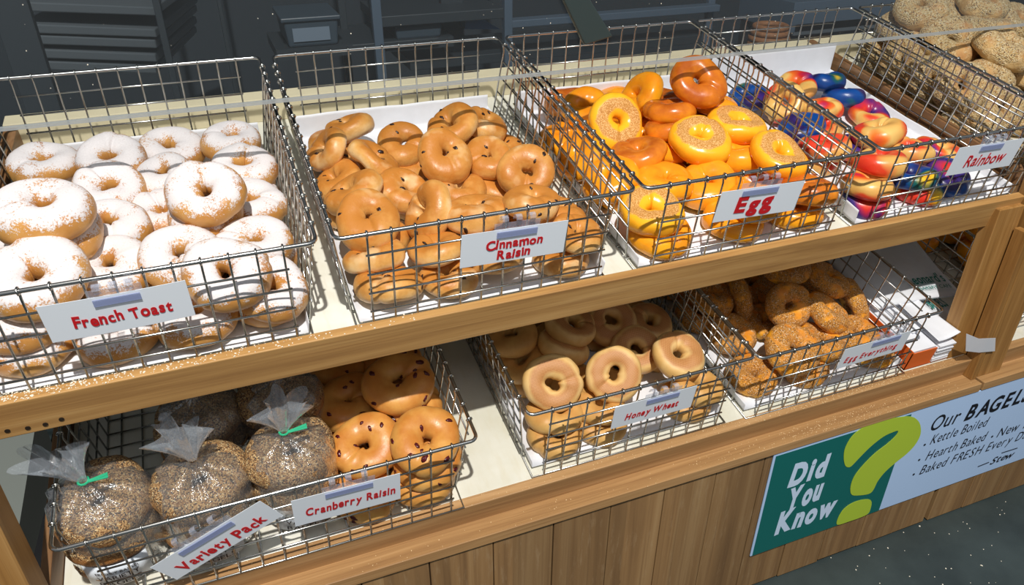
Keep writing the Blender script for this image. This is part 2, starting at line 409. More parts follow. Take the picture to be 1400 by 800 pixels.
# ------------------------------------------------------------------ room shell
def struct(name,mat,fn,bevel=0):
    b=MB(); fn(b); return tag(b.build(name,mat,bevel=bevel),kind='structure')
struct('floor',M['floor'],lambda b:b.box((-4,-4,-.04),(5,4,0)))
struct('wall_back',M['dark_bg'],lambda b:b.box((-4,2.6,0),(6,2.7,3.2)))
struct('ceiling',M['dark_bg'],lambda b:b.box((-4,.75,2.9),(6,2.7,3.0)))
# left neighbour: grey shelf end and black gap
gl=MB()
c=[hit(x,y,P(0,0,-.60),NN) for x,y in [(-60,560),(52,560),(26,720),(-60,720)]]
gl.add([tuple(q) for q in c]+[(q[0],q[1],.001) for q in c],[(3,2,1,0),(4,5,6,7),(0,1,5,4),(1,2,6,5),(2,3,7,6),(3,0,4,7)])
tag(gl.build('grey_cabinet',M['greyp']),'low grey cabinet beyond the left corner post, seen under the top rail','cabinet')
bl=MB(); wbox(bl,-.575,-.506,.02,.62,-1.021,-.64)  # black board boxed down to the floor, stands in for the dark gap
tag(bl.build('black_gap_board',M['black']),'narrow black board standing in for the dark gap beside the left end of lower shelf','bin')

# ------------------------------------------------------------------ wire baskets
def basket_parts(W,D,H=.170,taper=.12,tf=-.028):
    r,rr=.00165,.0031; parts={}
    def rim_pts():
        c=.012; pts=[]
        for (cx,cy,a0) in [(W-c,c,-90),(W-c,D-c,0),(c,D-c,90),(c,c,180)]:
            for k in range(5):
                a=math.radians(a0+90*k/4); pts.append((cx+c*math.cos(a),cy+c*math.sin(a),0))
        return pts
    b=MB(); b.tube(rim_pts(),rr,8,closed=True); parts['rim']=b
    def ins(h): return taper*h
    hs=[.033,.066,.099,.132,H]
    def wall(axis,side):
        b=MB(); L=W if axis=='x' else D
        n=max(3,round((L-.086)/.0335)); xs=[.043+(L-.086)*i/n for i in range(n+1)]
        def pt(s,h,out=0):
            off=(tf*h if axis=='x' and side==0 else ins(h))-out
            if axis=='x': return (s,off if side==0 else D-off,-h)
            return (off if side==0 else W-off,s,-h)
        for s in xs:
            b.tube([pt(s,-.0035),pt(s,.004,-.0024),pt(s,.012),pt(s,H)],r,6)
            # hook wrapped round the rim
            ring=[]
            for k in range(8):
                a=2*math.pi*k/8; dy=.0045*math.cos(a); dz=.0045*math.sin(a)
                base=pt(s,0); ring.append((base[0]+(dy if axis=='y' else 0),base[1]+(dy if axis=='x' else 0),dz))
            b.tube(ring,r,5,closed=True)
        for h in hs:
            o=.0022 if h<H else 0
            b.tube([pt(xs[0]-.004,h,o),pt(xs[-1]+.004,h,o)],r,6)
        return b
    parts['front_grid']=wall('x',0); parts['back_grid']=wall('x',1)
    parts['side_grid']=wall('y',0); parts['side_grid.b']=wall('y',1)
    b=MB(); i0=ins(H)
    n=round((W-.086)/.0335)
    for i in range(n+1):
        s=.043+(W-.086)*i/n; b.tube([(s,i0,-H),(s,D-i0,-H)],r,5)
    n=round((D-.086)/.0335)
    for i in range(n+1):
        s=.043+(D-.086)*i/n; b.tube([(i0,s,-H+.002),(W-i0,s,-H+.002)],r,5)
    f0=tf*H; ring=[(i0,f0,-H),(W-i0,f0,-H),(W-i0,D-i0,-H),(i0,D-i0,-H)]
    b.tube(ring,.0022,6,closed=True); parts['floor_grid']=b
    # corner wires joining the walls
    return parts
BM={}
def basket(u,v,w,W,D,label):
    root=empty('wire_basket',shelf_matrix(u,v,w)); tag(root,label,'basket','wire bagel baskets')
    if (W,D) not in BM:
        BM[(W,D)]={k:b.mesh(k.split('.')[0],M['steel2'] if k=='rim' else M['steel'],True) for k,b in basket_parts(W,D).items()}
    for k,me in BM[(W,D)].items():
        o=bpy.data.objects.new(k.split('.')[0],me); COL.objects.link(o); o.parent=root
    return root
WB,DB=.45,.6
UB=dict(french=-.4726,cinn=0,egg=.466,rain=.9271,every=1.396)
basket(UB['french'],0,0,WB,DB,'wire basket of sugar-powdered bagels, leftmost on the upper shelf')
basket(UB['cinn'],0,0,WB,DB,'wire basket of golden raisin bagels behind the Cinnamon Raisin card')
basket(UB['egg'],0,0,WB,DB,'wire basket of yellow bagels behind the Egg card')
basket(UB['rain'],0,0,WB,DB,'wire basket of multicoloured bagels behind the Rainbow card')
basket(UB['every'],0,0,WB,DB,'wire basket heaped with seeded bagels in the top right corner')
LV=-.091
LB=dict(var=-.4261,honey=.2687,eggev=.7235)
basket(LB['var'],LV-.02,-.348,.6,.45,'wide wire basket holding bagged seeded bagels and cranberry bagels, lower shelf')
basket(LB['honey'],LV,-.348,WB,DB,'wire basket behind the Honey Wheat card on the lower shelf')
basket(LB['eggev'],LV-.006,-.348,WB,DB,'wire basket behind the Egg Everything card on the lower shelf')
basket(1.455,LV+.03,-.348,WB,DB,'wire basket half hidden by the right post on the lower shelf')

# paper liners
def liner(u,v,w,W,D,hb,hl,hr,label,seed,front=.012,H=.168,taper=.12):
    b=MB(); nx,ny=26,34; i0=taper*H+.006
    # cross profile: left flap, floor, right flap ; along: floor then back flap
    xs=[];
    prof=[]
    fl=np.linspace(0,1,7); 
    for k in fl[:-1]: prof.append((i0-taper*(1-k)*hl, hl*(1-k)))
    for k in np.linspace(0,1,14): prof.append((i0+(W-2*i0)*k,0))
    for k in fl[1:]: prof.append((W-i0+taper*k*hr, hr*k))
    ys=[(front+(D-i0-front)*k,0) for k in np.linspace(0,1,20)]+[(D-i0+taper*k*hb,hb*k) for k in np.linspace(.12,1,8)]
    vs=[]
    for j,(yy,zb) in enumerate(ys):
        for i,(xx,zs) in enumerate(prof):
            z=max(zs*(1 if zb==0 else 1),zb) if zb>0 else zs
            x_,y_=xx,yy
            wob=.004*noise.noise(Vector((xx*14,yy*14,seed)))
            vs.append((x_+ (wob*.4 if zs>.005 else 0), y_-(abs(wob) if zb>.01 else 0), -H+.0035+z+(abs(wob)*.25 if z<.003 else wob*.6)))
    n=len(prof); fs=[(j*n+i,j*n+i+1,(j+1)*n+i+1,(j+1)*n+i) for j in range(len(ys)-1) for i in range(n-1)]
    b.add(vs,fs); o=b.build('paper_liner',M['paper'],None,True,m=shelf_matrix(u,v,w))
    so=o.modifiers.new('thick','SOLIDIFY'); so.thickness=.0006
    return tag(o,label,'paper liner','white basket liners')
liner(UB['french'],0,0,WB,DB,.045,.03,.02,'white paper liner under the sugar-powdered bagels',1)
liner(UB['cinn'],0,0,WB,DB,.050,.02,.025,'white paper liner under the cinnamon raisin bagels',2)
liner(UB['egg'],0,0,WB,DB,.050,.02,.02,'white paper liner under the yellow egg bagels',3)
liner(UB['rain'],0,0,WB,DB,.085,.03,.02,'white paper liner standing up behind the rainbow bagels',4)
liner(LB['honey'],LV,-.348,WB,DB,.04,.02,.02,'white paper liner under the honey wheat bagels',5)
liner(LB['eggev'],LV-.006,-.348,WB,DB,.04,.02,.02,'white paper liner under the seeded yellow bagels',6)

# ------------------------------------------------------------------ bagels
def bagel_mesh(kind,seed,lumps=0,lump_mat=None,R=.0325,a=.0225,bt=.0225,bb=.0185,closed=0,rough=0.0,off=0,lum=.07):
    rnd=random.Random(seed); nu,nv=64,28
    p=[rnd.uniform(0,6.28) for _ in range(8)]; se=rnd.uniform(0,6.28)
    mb=MB(); vs=[]; cen=[]
    for i in range(nu):
        t=2*math.pi*i/nu
        Rr=R*(1+(.03+lum*.5)*math.cos(2*t+p[0])+.03*math.cos(3*t+p[1]))
        d=((t-se+math.pi)%(2*math.pi))-math.pi
        k=1+lum*math.cos(t+p[2])+lum*.7*math.cos(2*t+p[3])+.012*math.cos(5*t+p[4])-.13*math.exp(-(d/.10)**2)+.08*math.exp(-((d-.35)/.25)**2)
        zc=.018*lum*math.cos(2*t+p[5])+.008*lum*math.cos(3*t+p[6])
        for j in range(nv):
            f=2*math.pi*j/nv; c,s=math.cos(f),math.sin(f)
            ca=abs(c)**.9*(1 if c>0 else -1); sa=abs(s)**.88*(1 if s>0 else -1)
            x=Rr+a*k*ca*(1.0 if c>0 else min(1.08+closed,(Rr-.0035)/(a*k)))
            z=(bt if s>0 else bb)*k*sa
            q=Vector((x*math.cos(t)*(1+off*.0),x*math.sin(t),z+zc))
            nz=noise.noise(q*42+Vector((seed*3.1,0,0)))*.0014+noise.noise(q*110+Vector((0,seed*1.7,0)))*.0005*(1+rough*3)
            if rough: nz+=noise.noise(q*260+Vector((0,0,seed*2.3)))*.0012*rough
            q=q*(1+nz/max(q.length,.02)); vs.append(q)
    fs=[(i*nv+j,((i+1)%nu)*nv+j,((i+1)%nu)*nv+(j+1)%nv,i*nv+(j+1)%nv) for i in range(nu) for j in range(nv)]
    mb.add(vs,fs)
    for _ in range(lumps):
        i=rnd.randrange(nu); j=rnd.choice([2,3,4,5,6,7,8,9,10,11,0,1,27,26,13,20])
        q=np.array(vs[i*nv+j]); t=2*math.pi*i/nu; cen_=np.array([R*math.cos(t),R*math.sin(t),0]); n_=q-cen_; n_/=np.linalg.norm(n_)
        e=np.cross(n_,[rnd.uniform(-1,1),rnd.uniform(-1,1),rnd.uniform(-1,1)]); e/=np.linalg.norm(e); e2=np.cross(n_,e)
        rot=np.stack([e,e2,n_],1); sz=rnd.uniform(.0030,.0052)
        mb.ball(q-n_*.0004,sz*1.3,sz*.8,sz*.42,rot,10,6,1,.3)
    me=mb.mesh(kind+'_bagel',[M[kind]]+([lump_mat] if lump_mat else []),True)
    return me
SPEC=dict(french=dict(a=.0235,bt=.0245,R=.033),cinn=dict(lum=.12,lumps=4,lump_mat=M['raisin']),egg=dict(a=.0235,R=.0325,lum=.09),rain=dict(a=.022,lum=.11),
          every=dict(rough=1,a=.024,R=.034),seeded=dict(rough=.4,a=.024,R=.036),cran=dict(lumps=11,lump_mat=M['cranberry'],a=.0235,bt=.0235),honey=dict(a=.0215,R=.0350,bt=.021,bb=.021),eggev=dict(rough=1,R=.033))
BMESH={k:[bagel_mesh(k,11*i+sum(map(ord,k)),closed=(0 if k in ('honey','french') else (.0,.12,.2,.05)[i%4]),**sp) for i in range(5)] for k,sp in SPEC.items()}
def rot_to(n,spin):
    q=Vector(n).normalized(); base=Vector((0,0,1)).rotation_difference(q).to_matrix()
    return base@Matrix.Rotation(spin,3,'Z')
class Pile:
    """bagels given by the place of their centre; pushed apart until none cut into another"""
    def __init__(s,kind,name,desc,cat,group,ws,u0,v0,W,D): s.kind,s.name,s.desc,s.cat,s.group,s.ws,s.b=kind,name,desc,cat,group,ws,(u0,v0,W,D); s.it=[]; s.hues=[.34,.34,.9,.8,.78,.02,.80,.2,.22,.78,.95,.82,.80,.8,.86,.24,.30,.22,.45]
    def px(s,x,y,h,n=(0,-.1,1),flip=0,sc=1.,ph=None):
        l=on_shelf(x,y,s.ws+h); s.it.append([l[0],l[1],h,n,flip,sc,ph,1]); return s
    def uv(s,u,v,h,n=(0,-.05,1),flip=0,sc=1.,ph=None): s.it.append([u,v,h,n,flip,sc,ph,.3]); return s
    def build(s,walls=True,iters=220):
        rnd=random.Random(sum(map(ord,s.kind)))
        def ringpts(i):
            n=np.array(i[3],float); n/=np.linalg.norm(n); A=np.array(rot_to(n,0))
            return np.array([np.array(i[:3])+A@np.array([.033*math.cos(q),.033*math.sin(q),0]) for q in np.arange(12)*math.pi/6])
        vis=[i for i in s.it if i[7]==1]; R0=[ringpts(i) for i in vis]; keep=[]
        for i in s.it:
            if i[7]<1:
                q=ringpts(i); m=min(np.linalg.norm(q[:,None]-r[None],axis=2).min() for r in R0)
                if m<.026: continue
            keep.append(i)
        s.it=keep
        N=len(s.it); C=np.array([i[:3] for i in s.it],float); T=C.copy(); wt=np.array([i[7] for i in s.it])
        rots=[]; sph=[]; rad=[]
        for i in s.it: i[5]*=dict(cinn=.87,honey=.90,rain=.87,eggev=.94,egg=.97).get(s.kind,1)
        for k,i in enumerate(s.it):
            n=np.array(i[3],float); n/=np.linalg.norm(n)
            if i[4]: n=-n
            m=rot_to(n,rnd.uniform(0,6.28)); rots.append(m); A=np.array(m)
            sph.append([A@np.array([.033*i[5]*math.cos(q),.033*i[5]*math.sin(q),.001]) for q in np.arange(10)*2*math.pi/10]); rad.append(.0184*i[5])
        sph=np.array(sph); rad=np.array(rad)
        cs=uvw(CAM); RD=T-cs; RD/=np.linalg.norm(RD,axis=1)[:,None]
        u0,v0,W,D=s.b
        for it in range(iters):
            Q=C[:,None,:]+sph
            for a in range(N):
                dC=np.linalg.norm(C-C[a],axis=1); nb=[b for b in range(N) if b!=a and dC[b]<.13]
                push=np.zeros(3)
                for b in nb:
                    dif=Q[a][:,None,:]-Q[b][None,:,:]; d=np.linalg.norm(dif,axis=2); pen=rad[a]+rad[b]-d
                    k=np.unravel_index(np.argmax(pen),pen.shape)
                    if pen[k]>0: push+=dif[k]/max(d[k],1e-4)*pen[k]*.42*(1.5 if wt[a]<1 else .5 if wt[b]<1 else 1)
                C[a]+=push
            df=T-C; al=(df*RD).sum(1)[:,None]*RD; pe=df-al
            C+= (pe*(.30 if it<iters*.75 else .08)+al*(.02 if it<iters*.6 else 0))*wt[:,None]
            if it<iters*.8: C+= RD*.0006*(wt[:,None]==1)
            lo=(C[:,None,:]+sph)
            zmin=lo[:,:,2].min(1)-rad; C[:,2]+=np.maximum(0,.005-zmin)
            if walls:
                tp=.016
                e=(lo[:,:,0].min(1)-rad)-(u0+tp); C[:,0]+=np.maximum(0,-e)
                e=(lo[:,:,0].max(1)+rad)-(u0+W-tp); C[:,0]-=np.maximum(0,e)
                e=(lo[:,:,1].min(1)-rad)-(v0+tp*.7); C[:,1]+=np.maximum(0,-e)
                e=(lo[:,:,1].max(1)+rad)-(v0+D-tp); C[:,1]-=np.maximum(0,e)
        for k,i in enumerate(s.it):
            o=bpy.data.objects.new(s.name,BMESH[s.kind][k%5]); COL.objects.link(o)
            m=(SHROT@rots[k]).to_4x4()@Matrix.Scale(i[5],4); m.translation=Vector(P(C[k][0],C[k][1],s.ws+C[k][2])); o.matrix_world=m
            lab=s.desc+' '+i[6] if i[6] else s.desc+' buried low in its basket behind the wires'
            ph_=(i[6] or ''); o.color=(1. if 'brown' in ph_ else 0., s.hues[k%len(s.hues)] if i[6] else .8, 0, 1)
            tag(o,lab,s.cat,s.group)
        s.C=C
        return s
# --- French Toast
p=Pile('french','powdered_bagel','sugar-powdered bagel','bagel','powdered French toast bagels',WU,UB['french'],0,WB,DB)
F=[(64,231,.066,(0,-.05,1),1,'at the left end of the back row'),(154,224,.066,(0,-.3,1),.98,'second from left in the back row'),
(235,212,.066,(.05,-.2,1),1,'third from left in the back row'),(319,200,.068,(.08,-.02,1),.96,'at the right end of the back row'),
(157,267,.07,(.06,-.22,1),1.02,'with a wide hole, just in front of the second back-row bagel'),(228,255,.066,(-.1,-.1,1),.95,'half hidden left of the leaning top stack'),
(338,243,.066,(.1,-.1,1),.98,'right of the leaning top stack beside the side wires'),(284,270,.118,(-.12,-.28,1),1.04,'leaning on top of the tall stack at right'),
(293,303,.076,(-.05,-.03,1),1.04,'under the leaning one in the tall stack'),(64,294,.128,(.02,-.05,1),1.14,'large and plump, on top of the left stack'),
(84,332,.083,(.12,.05,1),1.08,'with orange-brown side, beneath the large plump one'),(4,338,.07,(-.1,0,1),1,'cut off by the left edge beside the left stack'),
(160,315,.066,(.1,-.1,1),.98,'in the middle, right of the left stack'),(221,307,.066,(-.15,-.1,1),1,'in the middle, left under the tall stack'),
(358,290,.066,(.1,-.05,1),.98,'against the right wires, behind the front pair'),(52,380,.108,(.05,-.2,1),1.12,'big, at front left just above the rim wire'),
(152,363,.078,(.05,-.15,1),1.02,'behind the clip of the French Toast card'),(248,355,.080,(0,-.15,1),1.06,'wide, right of the French Toast clip'),
(345,336,.066,(.05,-.1,1),1.02,'with a square hole, near the front right corner'),(314,386,.078,(.05,-.3,1),1.04,'with dark shadow lines, right of the French Toast card'),
(374,398,.062,(.1,-.2,1),1.0,'in the front right corner behind the wires'),(32,440,.066,(0,-.1,1),1.02,'behind the wires left of the French Toast card')]
for x,y,h,n,sc,ph in F: p.px(x,y,h,n,0,sc,ph)
for u,v in [(-.40,.07),(-.292,.065),(-.18,.065),(-.085,.07),(-.40,.18),(-.29,.18),(-.18,.18),(-.085,.185),(-.40,.30),(-.29,.295),(-.18,.29),(-.085,.30),(-.395,.41),(-.29,.41),(-.18,.405),(-.09,.41)]: p.uv(u,v,.026)
p.uv(-.29,.065,.068,(0,-.1,1)); p.uv(-.19,.065,.068,(0,-.1,1))
p.build()
# --- Cinnamon Raisin
p=Pile('cinn','raisin_bagel','golden raisin bagel','bagel','cinnamon raisin bagels',WU,UB['cinn'],0,WB,DB)
Cn=[(478,181,.075,(-.2,.25,.9),1,'lying at the back left corner'),(452,213,.075,(-.75,.1,.62),1,'standing on edge at the left wires'),
(511,226,.095,(.62,.05,.78),1.02,'tipped on its side, slanting down to the right'),(551,203,.070,(-.1,-.35,.93),1,'alone on the paper at back centre'),
(618,178,.115,(-.32,-.02,.94),1.06,'on top at the back right, arching'),(662,175,.085,(.3,-.1,.95),1,'behind the arching one at back right'),
(607,220,.105,(.02,-.5,.87),1.06,'facing front with a big open hole, centre right'),(670,220,.072,(-.3,-.25,.9),.95,'squeezed between the two open-faced ones'),
(718,241,.105,(-.1,-.62,.78),1.04,'facing front with two raisins like eyes, right'),(460,248,.060,(-.4,.2,.9),1,'half hidden under two leaning ones at left'),
(483,272,.092,(-.4,.25,.87),1.1,'long and smooth, lying at the left side'),(504,306,.098,(-.1,-.3,.95),1.12,'large, in the front left corner at the rim'),
(553,266,.068,(.1,-.25,.95),1,'flat with one raisin, in the middle'),(587,296,.085,(-.82,-.12,.55),1.04,'standing on edge just left of centre front'),
(631,262,.072,(.1,.1,1),.98,'behind the edge-standing one at centre'),(640,238,.062,(.1,0,1),.98,'peeping out under the open-faced one'),
(681,264,.058,(.1,.1,1),.98,'low, under the raisin-eyed one'),(652,293,.082,(0,.22,1),1.12,'broad and pale-sided, behind the Cinnamon Raisin clip'),
(727,285,.068,(.05,.25,1),1.04,'pale, right of the Cinnamon Raisin clip'),(771,295,.070,(.1,.1,1),.98,'at the front right corner by the rim'),
(512,358,.060,(-.12,.42,.87),1.02,'long, behind the front wires at left'),(598,347,.064,(-.1,.4,.9),1.02,'behind the wires left of the Cinnamon Raisin card'),
(533,402,.026,(0,.3,.95),1.04,'wrinkled, at the very bottom front left'),(617,396,.024,(0,.1,1),1,'low in front below the card\'s left end'),
(668,356,.058,(0,.1,1),1,'behind the Cinnamon Raisin card'),(768,362,.026,(-.05,.05,1),.98,'brown, at the bottom front right'),(792,322,.055,(.1,.1,1),.95,'pale, behind the right front wires')]
for x,y,h,n,sc,ph in Cn: p.px(x,y,h,n,0,sc,ph)
for u,v in [(.09,.16),(.20,.16),(.31,.16),(.39,.17),(.07,.27),(.17,.27),(.28,.27),(.38,.28),(.08,.38),(.19,.38),(.30,.38),(.39,.39),(.08,.48),(.34,.47),(.2,.07),(.3,.065)]: p.uv(u,v,.026)
p.build()
# --- Egg
p=Pile('egg','egg_bagel','yellow egg bagel','bagel','egg bagels',WU,UB['egg'],0,WB,DB)
Eg=[(951,118,.150,(-.15,-.6,.8),0,1.04,'glossy brown, topmost of the pile'),(873,137,.090,(-.78,.0,.62),0,.96,'standing on edge at the back'),
(900,142,.075,(0,.2,1),0,.96,'low behind the topmost brown one'),(914,160,.092,(.05,.3,.95),0,1,'brown and flat, under the topmost one'),
(914,184,.078,(.05,.3,.95),0,1,'brown, the lower of two flat ones'),(842,184,.100,(-.12,-.72,.68),1,1.06,'grainy-faced, standing up at left'),
(955,203,.105,(-.08,-.2,.97),1,1.1,'grainy-ringed and tilted, in the centre'),(1006,177,.092,(.03,.02,1),1,1.1,'grainy-ringed and flat, at right'),
(976,146,.092,(.2,.1,.95),0,.95,'bright, just right of the topmost one'),(800,153,.07,(-.2,-.2,.95),0,1,'bright and smooth, at back left'),
(782,143,.055,(-.1,.1,1),0,1,'brown, behind the left side wires'),(899,212,.075,(.25,.3,.9),0,.98,'pale orange, below the standing grainy one'),
(872,230,.075,(-.3,.25,.9),0,1,'orange-brown, in front of the standing grainy one'),(907,248,.075,(0,.1,1),0,1.02,'bright, just behind the front rim'),
(1005,220,.068,(.05,.2,1),0,1.02,'bare-sided, under the two grainy-ringed ones'),(1066,218,.080,(.12,-.2,.95),1,1.06,'grainy-ringed, at the front right by the rim'),
(965,262,.070,(-.35,-.15,.9),0,1,'tilted, behind the rim left of the Egg card'),(790,222,.065,(-.6,.0,.8),0,1,'bright, leaning on the left side wires'),
(823,250,.06,(-.45,.0,.9),0,1,'bright, low at the left side wires'),(840,215,.055,(-.2,.1,1),0,1,'brown, under the standing grainy one'),
(890,292,.070,(-.08,-.05,1),1,1.06,'grainy-topped, in the front left corner'),(900,330,.028,(0,0,1),0,1.04,'at the bottom of the front left corner'),
(1003,320,.028,(0,0,1),0,1.04,'at the bottom below the Egg card'),(1085,308,.028,(0,0,1),0,1,'at the bottom front right'),
(1114,268,.062,(.05,.3,.95),0,1,'brown, right of the Egg card'),(1030,285,.06,(0,.1,1),0,1,'behind the Egg card')]
for x,y,h,n,f,sc,ph in Eg: p.px(x,y,h,n,f,sc,ph)
for u,v in [(.54,.18),(.65,.18),(.76,.18),(.86,.19),(.53,.29),(.64,.29),(.75,.29),(.86,.30),(.54,.40),(.65,.40),(.76,.40),(.86,.41),(.55,.5),(.7,.5)]: p.uv(u,v,.026)
p.build()
# --- Rainbow
p=Pile('rain','rainbow_bagel','multicoloured swirled bagel','bagel','rainbow bagels',WU,UB['rain'],0,WB,DB)
Rn=[(1126,117,.07,(.05,.35,.93),1,'at the back, the rearmost one'),(1153,137,.055,(.05,.35,.93),1,'in second place from the back, beside the bare board'),
(1088,122,.07,(-.3,-.1,.95),.95,'at the back left against the paper'),(1072,142,.07,(-.7,-.3,.6),1,'standing on edge behind the side wires'),
(1118,153,.065,(.1,.3,.95),1.02,'flat, in the middle of the basket'),(1186,160,.045,(0,-.1,1),1.02,'at the right, open side toward the bare board'),
(1199,188,.085,(-.25,.3,.92),1.08,'the big one just behind the front rim'),(1096,178,.05,(-.3,.1,.95),1,'low, seen through the side wires'),
(1021,140,.04,(-.3,.1,1),1,'at the left back corner'),(1124,206,.065,(-.1,.2,1),1.02,'near the front left behind both rims'),
(1165,204,.05,(0,.1,1),1,'under the big one behind the rim'),(1201,230,.072,(0,.25,.95),1.06,'long, behind the front wires at left'),
(1186,265,.05,(0,.2,.98),1.04,'second from the bottom at front left'),(1240,212,.066,(.1,.2,.95),1,'left of the Rainbow card, upper'),
(1280,212,.060,(.2,.1,.95),1,'behind the left end of the Rainbow card'),(1240,248,.05,(0,.1,1),1,'in the middle of the front wires'),
(1288,257,.040,(0,-.3,.95),1,'below the Rainbow card'),(1178,295,.026,(0,0,1),1,'at the bottom of the front left corner'),
(1256,280,.026,(0,0,1),1,'at the bottom in the middle')]
for x,y,h,n,sc,ph in Rn: p.px(x,y,h,n,0,sc,ph)
for u,v in [(1.0,.2),(1.1,.2),(1.2,.17),(1.0,.31),(1.1,.31),(1.2,.28),(1.05,.42)]: p.uv(u,v,.026)
p.build()
# --- Everything heap, top right
p=Pile('every','everything_bagel','large seeded bagel','bagel','seeded bagels heaped top right',WU,UB['every'],0,WB,DB)
Ev=[(1258,14,.155,(-.3,-.2,.9),1.1,'at the back of the heap by the photo\'s top edge'),(1236,34,.13,(-.35,0,.9),1.05,'yellowish, beside the back of the shared rims'),
(1306,20,.165,(0,-.3,.9),1.1,'second from left along the top edge'),(1344,10,.185,(0,-.2,1),1.1,'pale, third along the top edge'),(1298,56,.145,(-.3,-.4,.85),1.15,'with a dark hole, above the middle of the rims'),
(1343,38,.165,(.1,.2,1),1.1,'pale and smooth, crossed by the glass edge'),(1366,72,.155,(.1,-.2,.95),1.2,'broad and pale, at the right'),(1390,30,.17,(0,-.3,.95),1.1,'brown, at the right edge of the photo'),
(1350,88,.135,(-.3,-.2,.9),1.1,'tan, just above the shared rims'),(1392,100,.12,(0,-.2,1),1.1,'at the right edge, low'),(1205,62,.09,(-.6,-.2,.7),1,'rearmost seen through the rainbow basket\'s side'),
(1236,86,.09,(-.7,-.2,.6),1,'second from the back behind the side wires'),(1272,106,.09,(-.7,-.3,.6),1,'with a hole, third from the back behind the side wires'),
(1308,124,.09,(-.7,-.3,.6),1.02,'with a hole, fourth from the back behind the side wires'),(1340,128,.09,(-.6,-.3,.6),1,'behind the side wires near the Rainbow clip'),
(1362,152,.07,(-.6,-.3,.6),1,'golden, just above the Rainbow clip'),(1290,150,.04,(-.5,-.1,.8),1,'golden, low behind the side wires'),(1320,166,.04,(-.5,-.1,.8),1,'golden, low by the front wires'),
(1388,160,.06,(-.3,-.3,.8),1,'right of the Rainbow clip'),(1214,104,.04,(-.5,0,.8),1,'low at the back behind the side wires'),(1250,130,.04,(-.5,0,.8),1,'low in the middle behind the side wires')]
for x,y,h,n,sc,ph in Ev: p.px(x,y,h,n,0,sc,ph)
for u in (1.47,1.58,1.69):
    for v in (.07,.18,.29,.4,.5): p.uv(u,v,.026)
for u in (1.58,1.69):
    for v in (.12,.24,.36,.48): p.uv(u,v,.07)
p.build()
# --- Cranberry Raisin
p=Pile('cran','cranberry_bagel','shiny cranberry bagel','bagel','cranberry raisin bagels',WL,.03-.14,LV-.02,.29,.45)
Cr=[(545,529,.125,(-.05,-.28,.95),1.1,'topmost at the back right'),(563,556,.084,(.05,0,1),1.06,'second down at the back right'),(479,566,.100,(0,-.15,.98),1.08,'half in shadow, on the left rear stack'),
(461,516,.10,(0,-.1,1),1,'in deep shadow at the very back'),(501,624,.105,(0,-.3,.95),1.06,'on the front stack above the Cranberry Raisin card'),(587,606,.112,(.08,-.22,.96),1.08,'on top at the front right corner'),
(585,648,.07,(0,0,1),1.04,'second down in the front right stack'),(582,684,.03,(0,0,1),1.04,'at the bottom of the front right stack'),(502,704,.026,(0,0,1),1,'below the Cranberry Raisin card'),(532,598,.07,(0,0,1),.95,'deep between the four stacks')]
for x,y,h,n,sc,ph in Cr: p.px(x,y,h,n,0,sc,ph)
p.uv(.0,.07,.026); p.uv(.11,.1,.026); p.uv(.0,.18,.026); p.uv(.11,.2,.026); p.uv(0,.01-.03,.065); p.uv(.0,.08,.065); p.uv(.11,.19,.066)
p.build()
# --- Honey Wheat
p=Pile('honey','honey_wheat_bagel','tan wheat bagel','bagel','honey wheat bagels',WL,LB['honey'],LV,WB,DB)
Hn=[(756,528,.105,(-.2,-.66,.72),1,1.08,'facing front with a round hole, front left'),(838,517,.100,(-.3,-.62,.72),1,1.06,'facing front with a tall hole, centre'),
(923,497,.120,(.08,-.22,.97),1,1.06,'lying on top at right above the Honey Wheat card'),(766,486,.105,(.35,.15,.92),1,1.04,'in shade behind the two front-facing ones'),
(779,457,.13,(.2,-.1,.97),1,1.06,'with a pale worn top, in shade at the back'),(832,451,.105,(-.1,-.6,.8),1,1.06,'facing front in deep shade at the back'),
(700,467,.10,(-.2,-.1,1),0,1,'in the shaded back left corner'),(868,486,.085,(-.2,-.35,.9),1,1.02,'half shaded, behind the tall-holed one'),
(884,455,.09,(.1,-.1,1),1,1,'in deep shade at the back right'),(758,573,.065,(-.05,.15,.98),0,1.04,'pale, behind the wires under the round-holed one'),
(760,600,.028,(0,0,1),0,1.02,'at the bottom of the front left corner'),(818,570,.06,(0,.2,1),0,1,'left of the Honey Wheat card'),
(816,597,.026,(0,0,1),0,1,'at the bottom left of the Honey Wheat card'),(968,534,.06,(.1,.1,1),0,1,'right of the Honey Wheat card'),(936,580,.026,(0,0,1),0,1,'at the bottom front right'),
(716,497,.06,(-.3,0,1),0,1,'in the shadow line at the left wires'),(722,528,.05,(-.2,0,1),0,1,'lit, at the left wires')]
for x,y,h,n,f,sc,ph in Hn: p.px(x,y,h,n,f,sc,ph)
for u,v in [(.34,.08),(.44,.07),(.55,.08),(.65,.1),(.34,.19),(.45,.19),(.56,.19),(.65,.2),(.34,.3),(.45,.3),(.56,.3)]: p.uv(u,v,.026)
p.build()
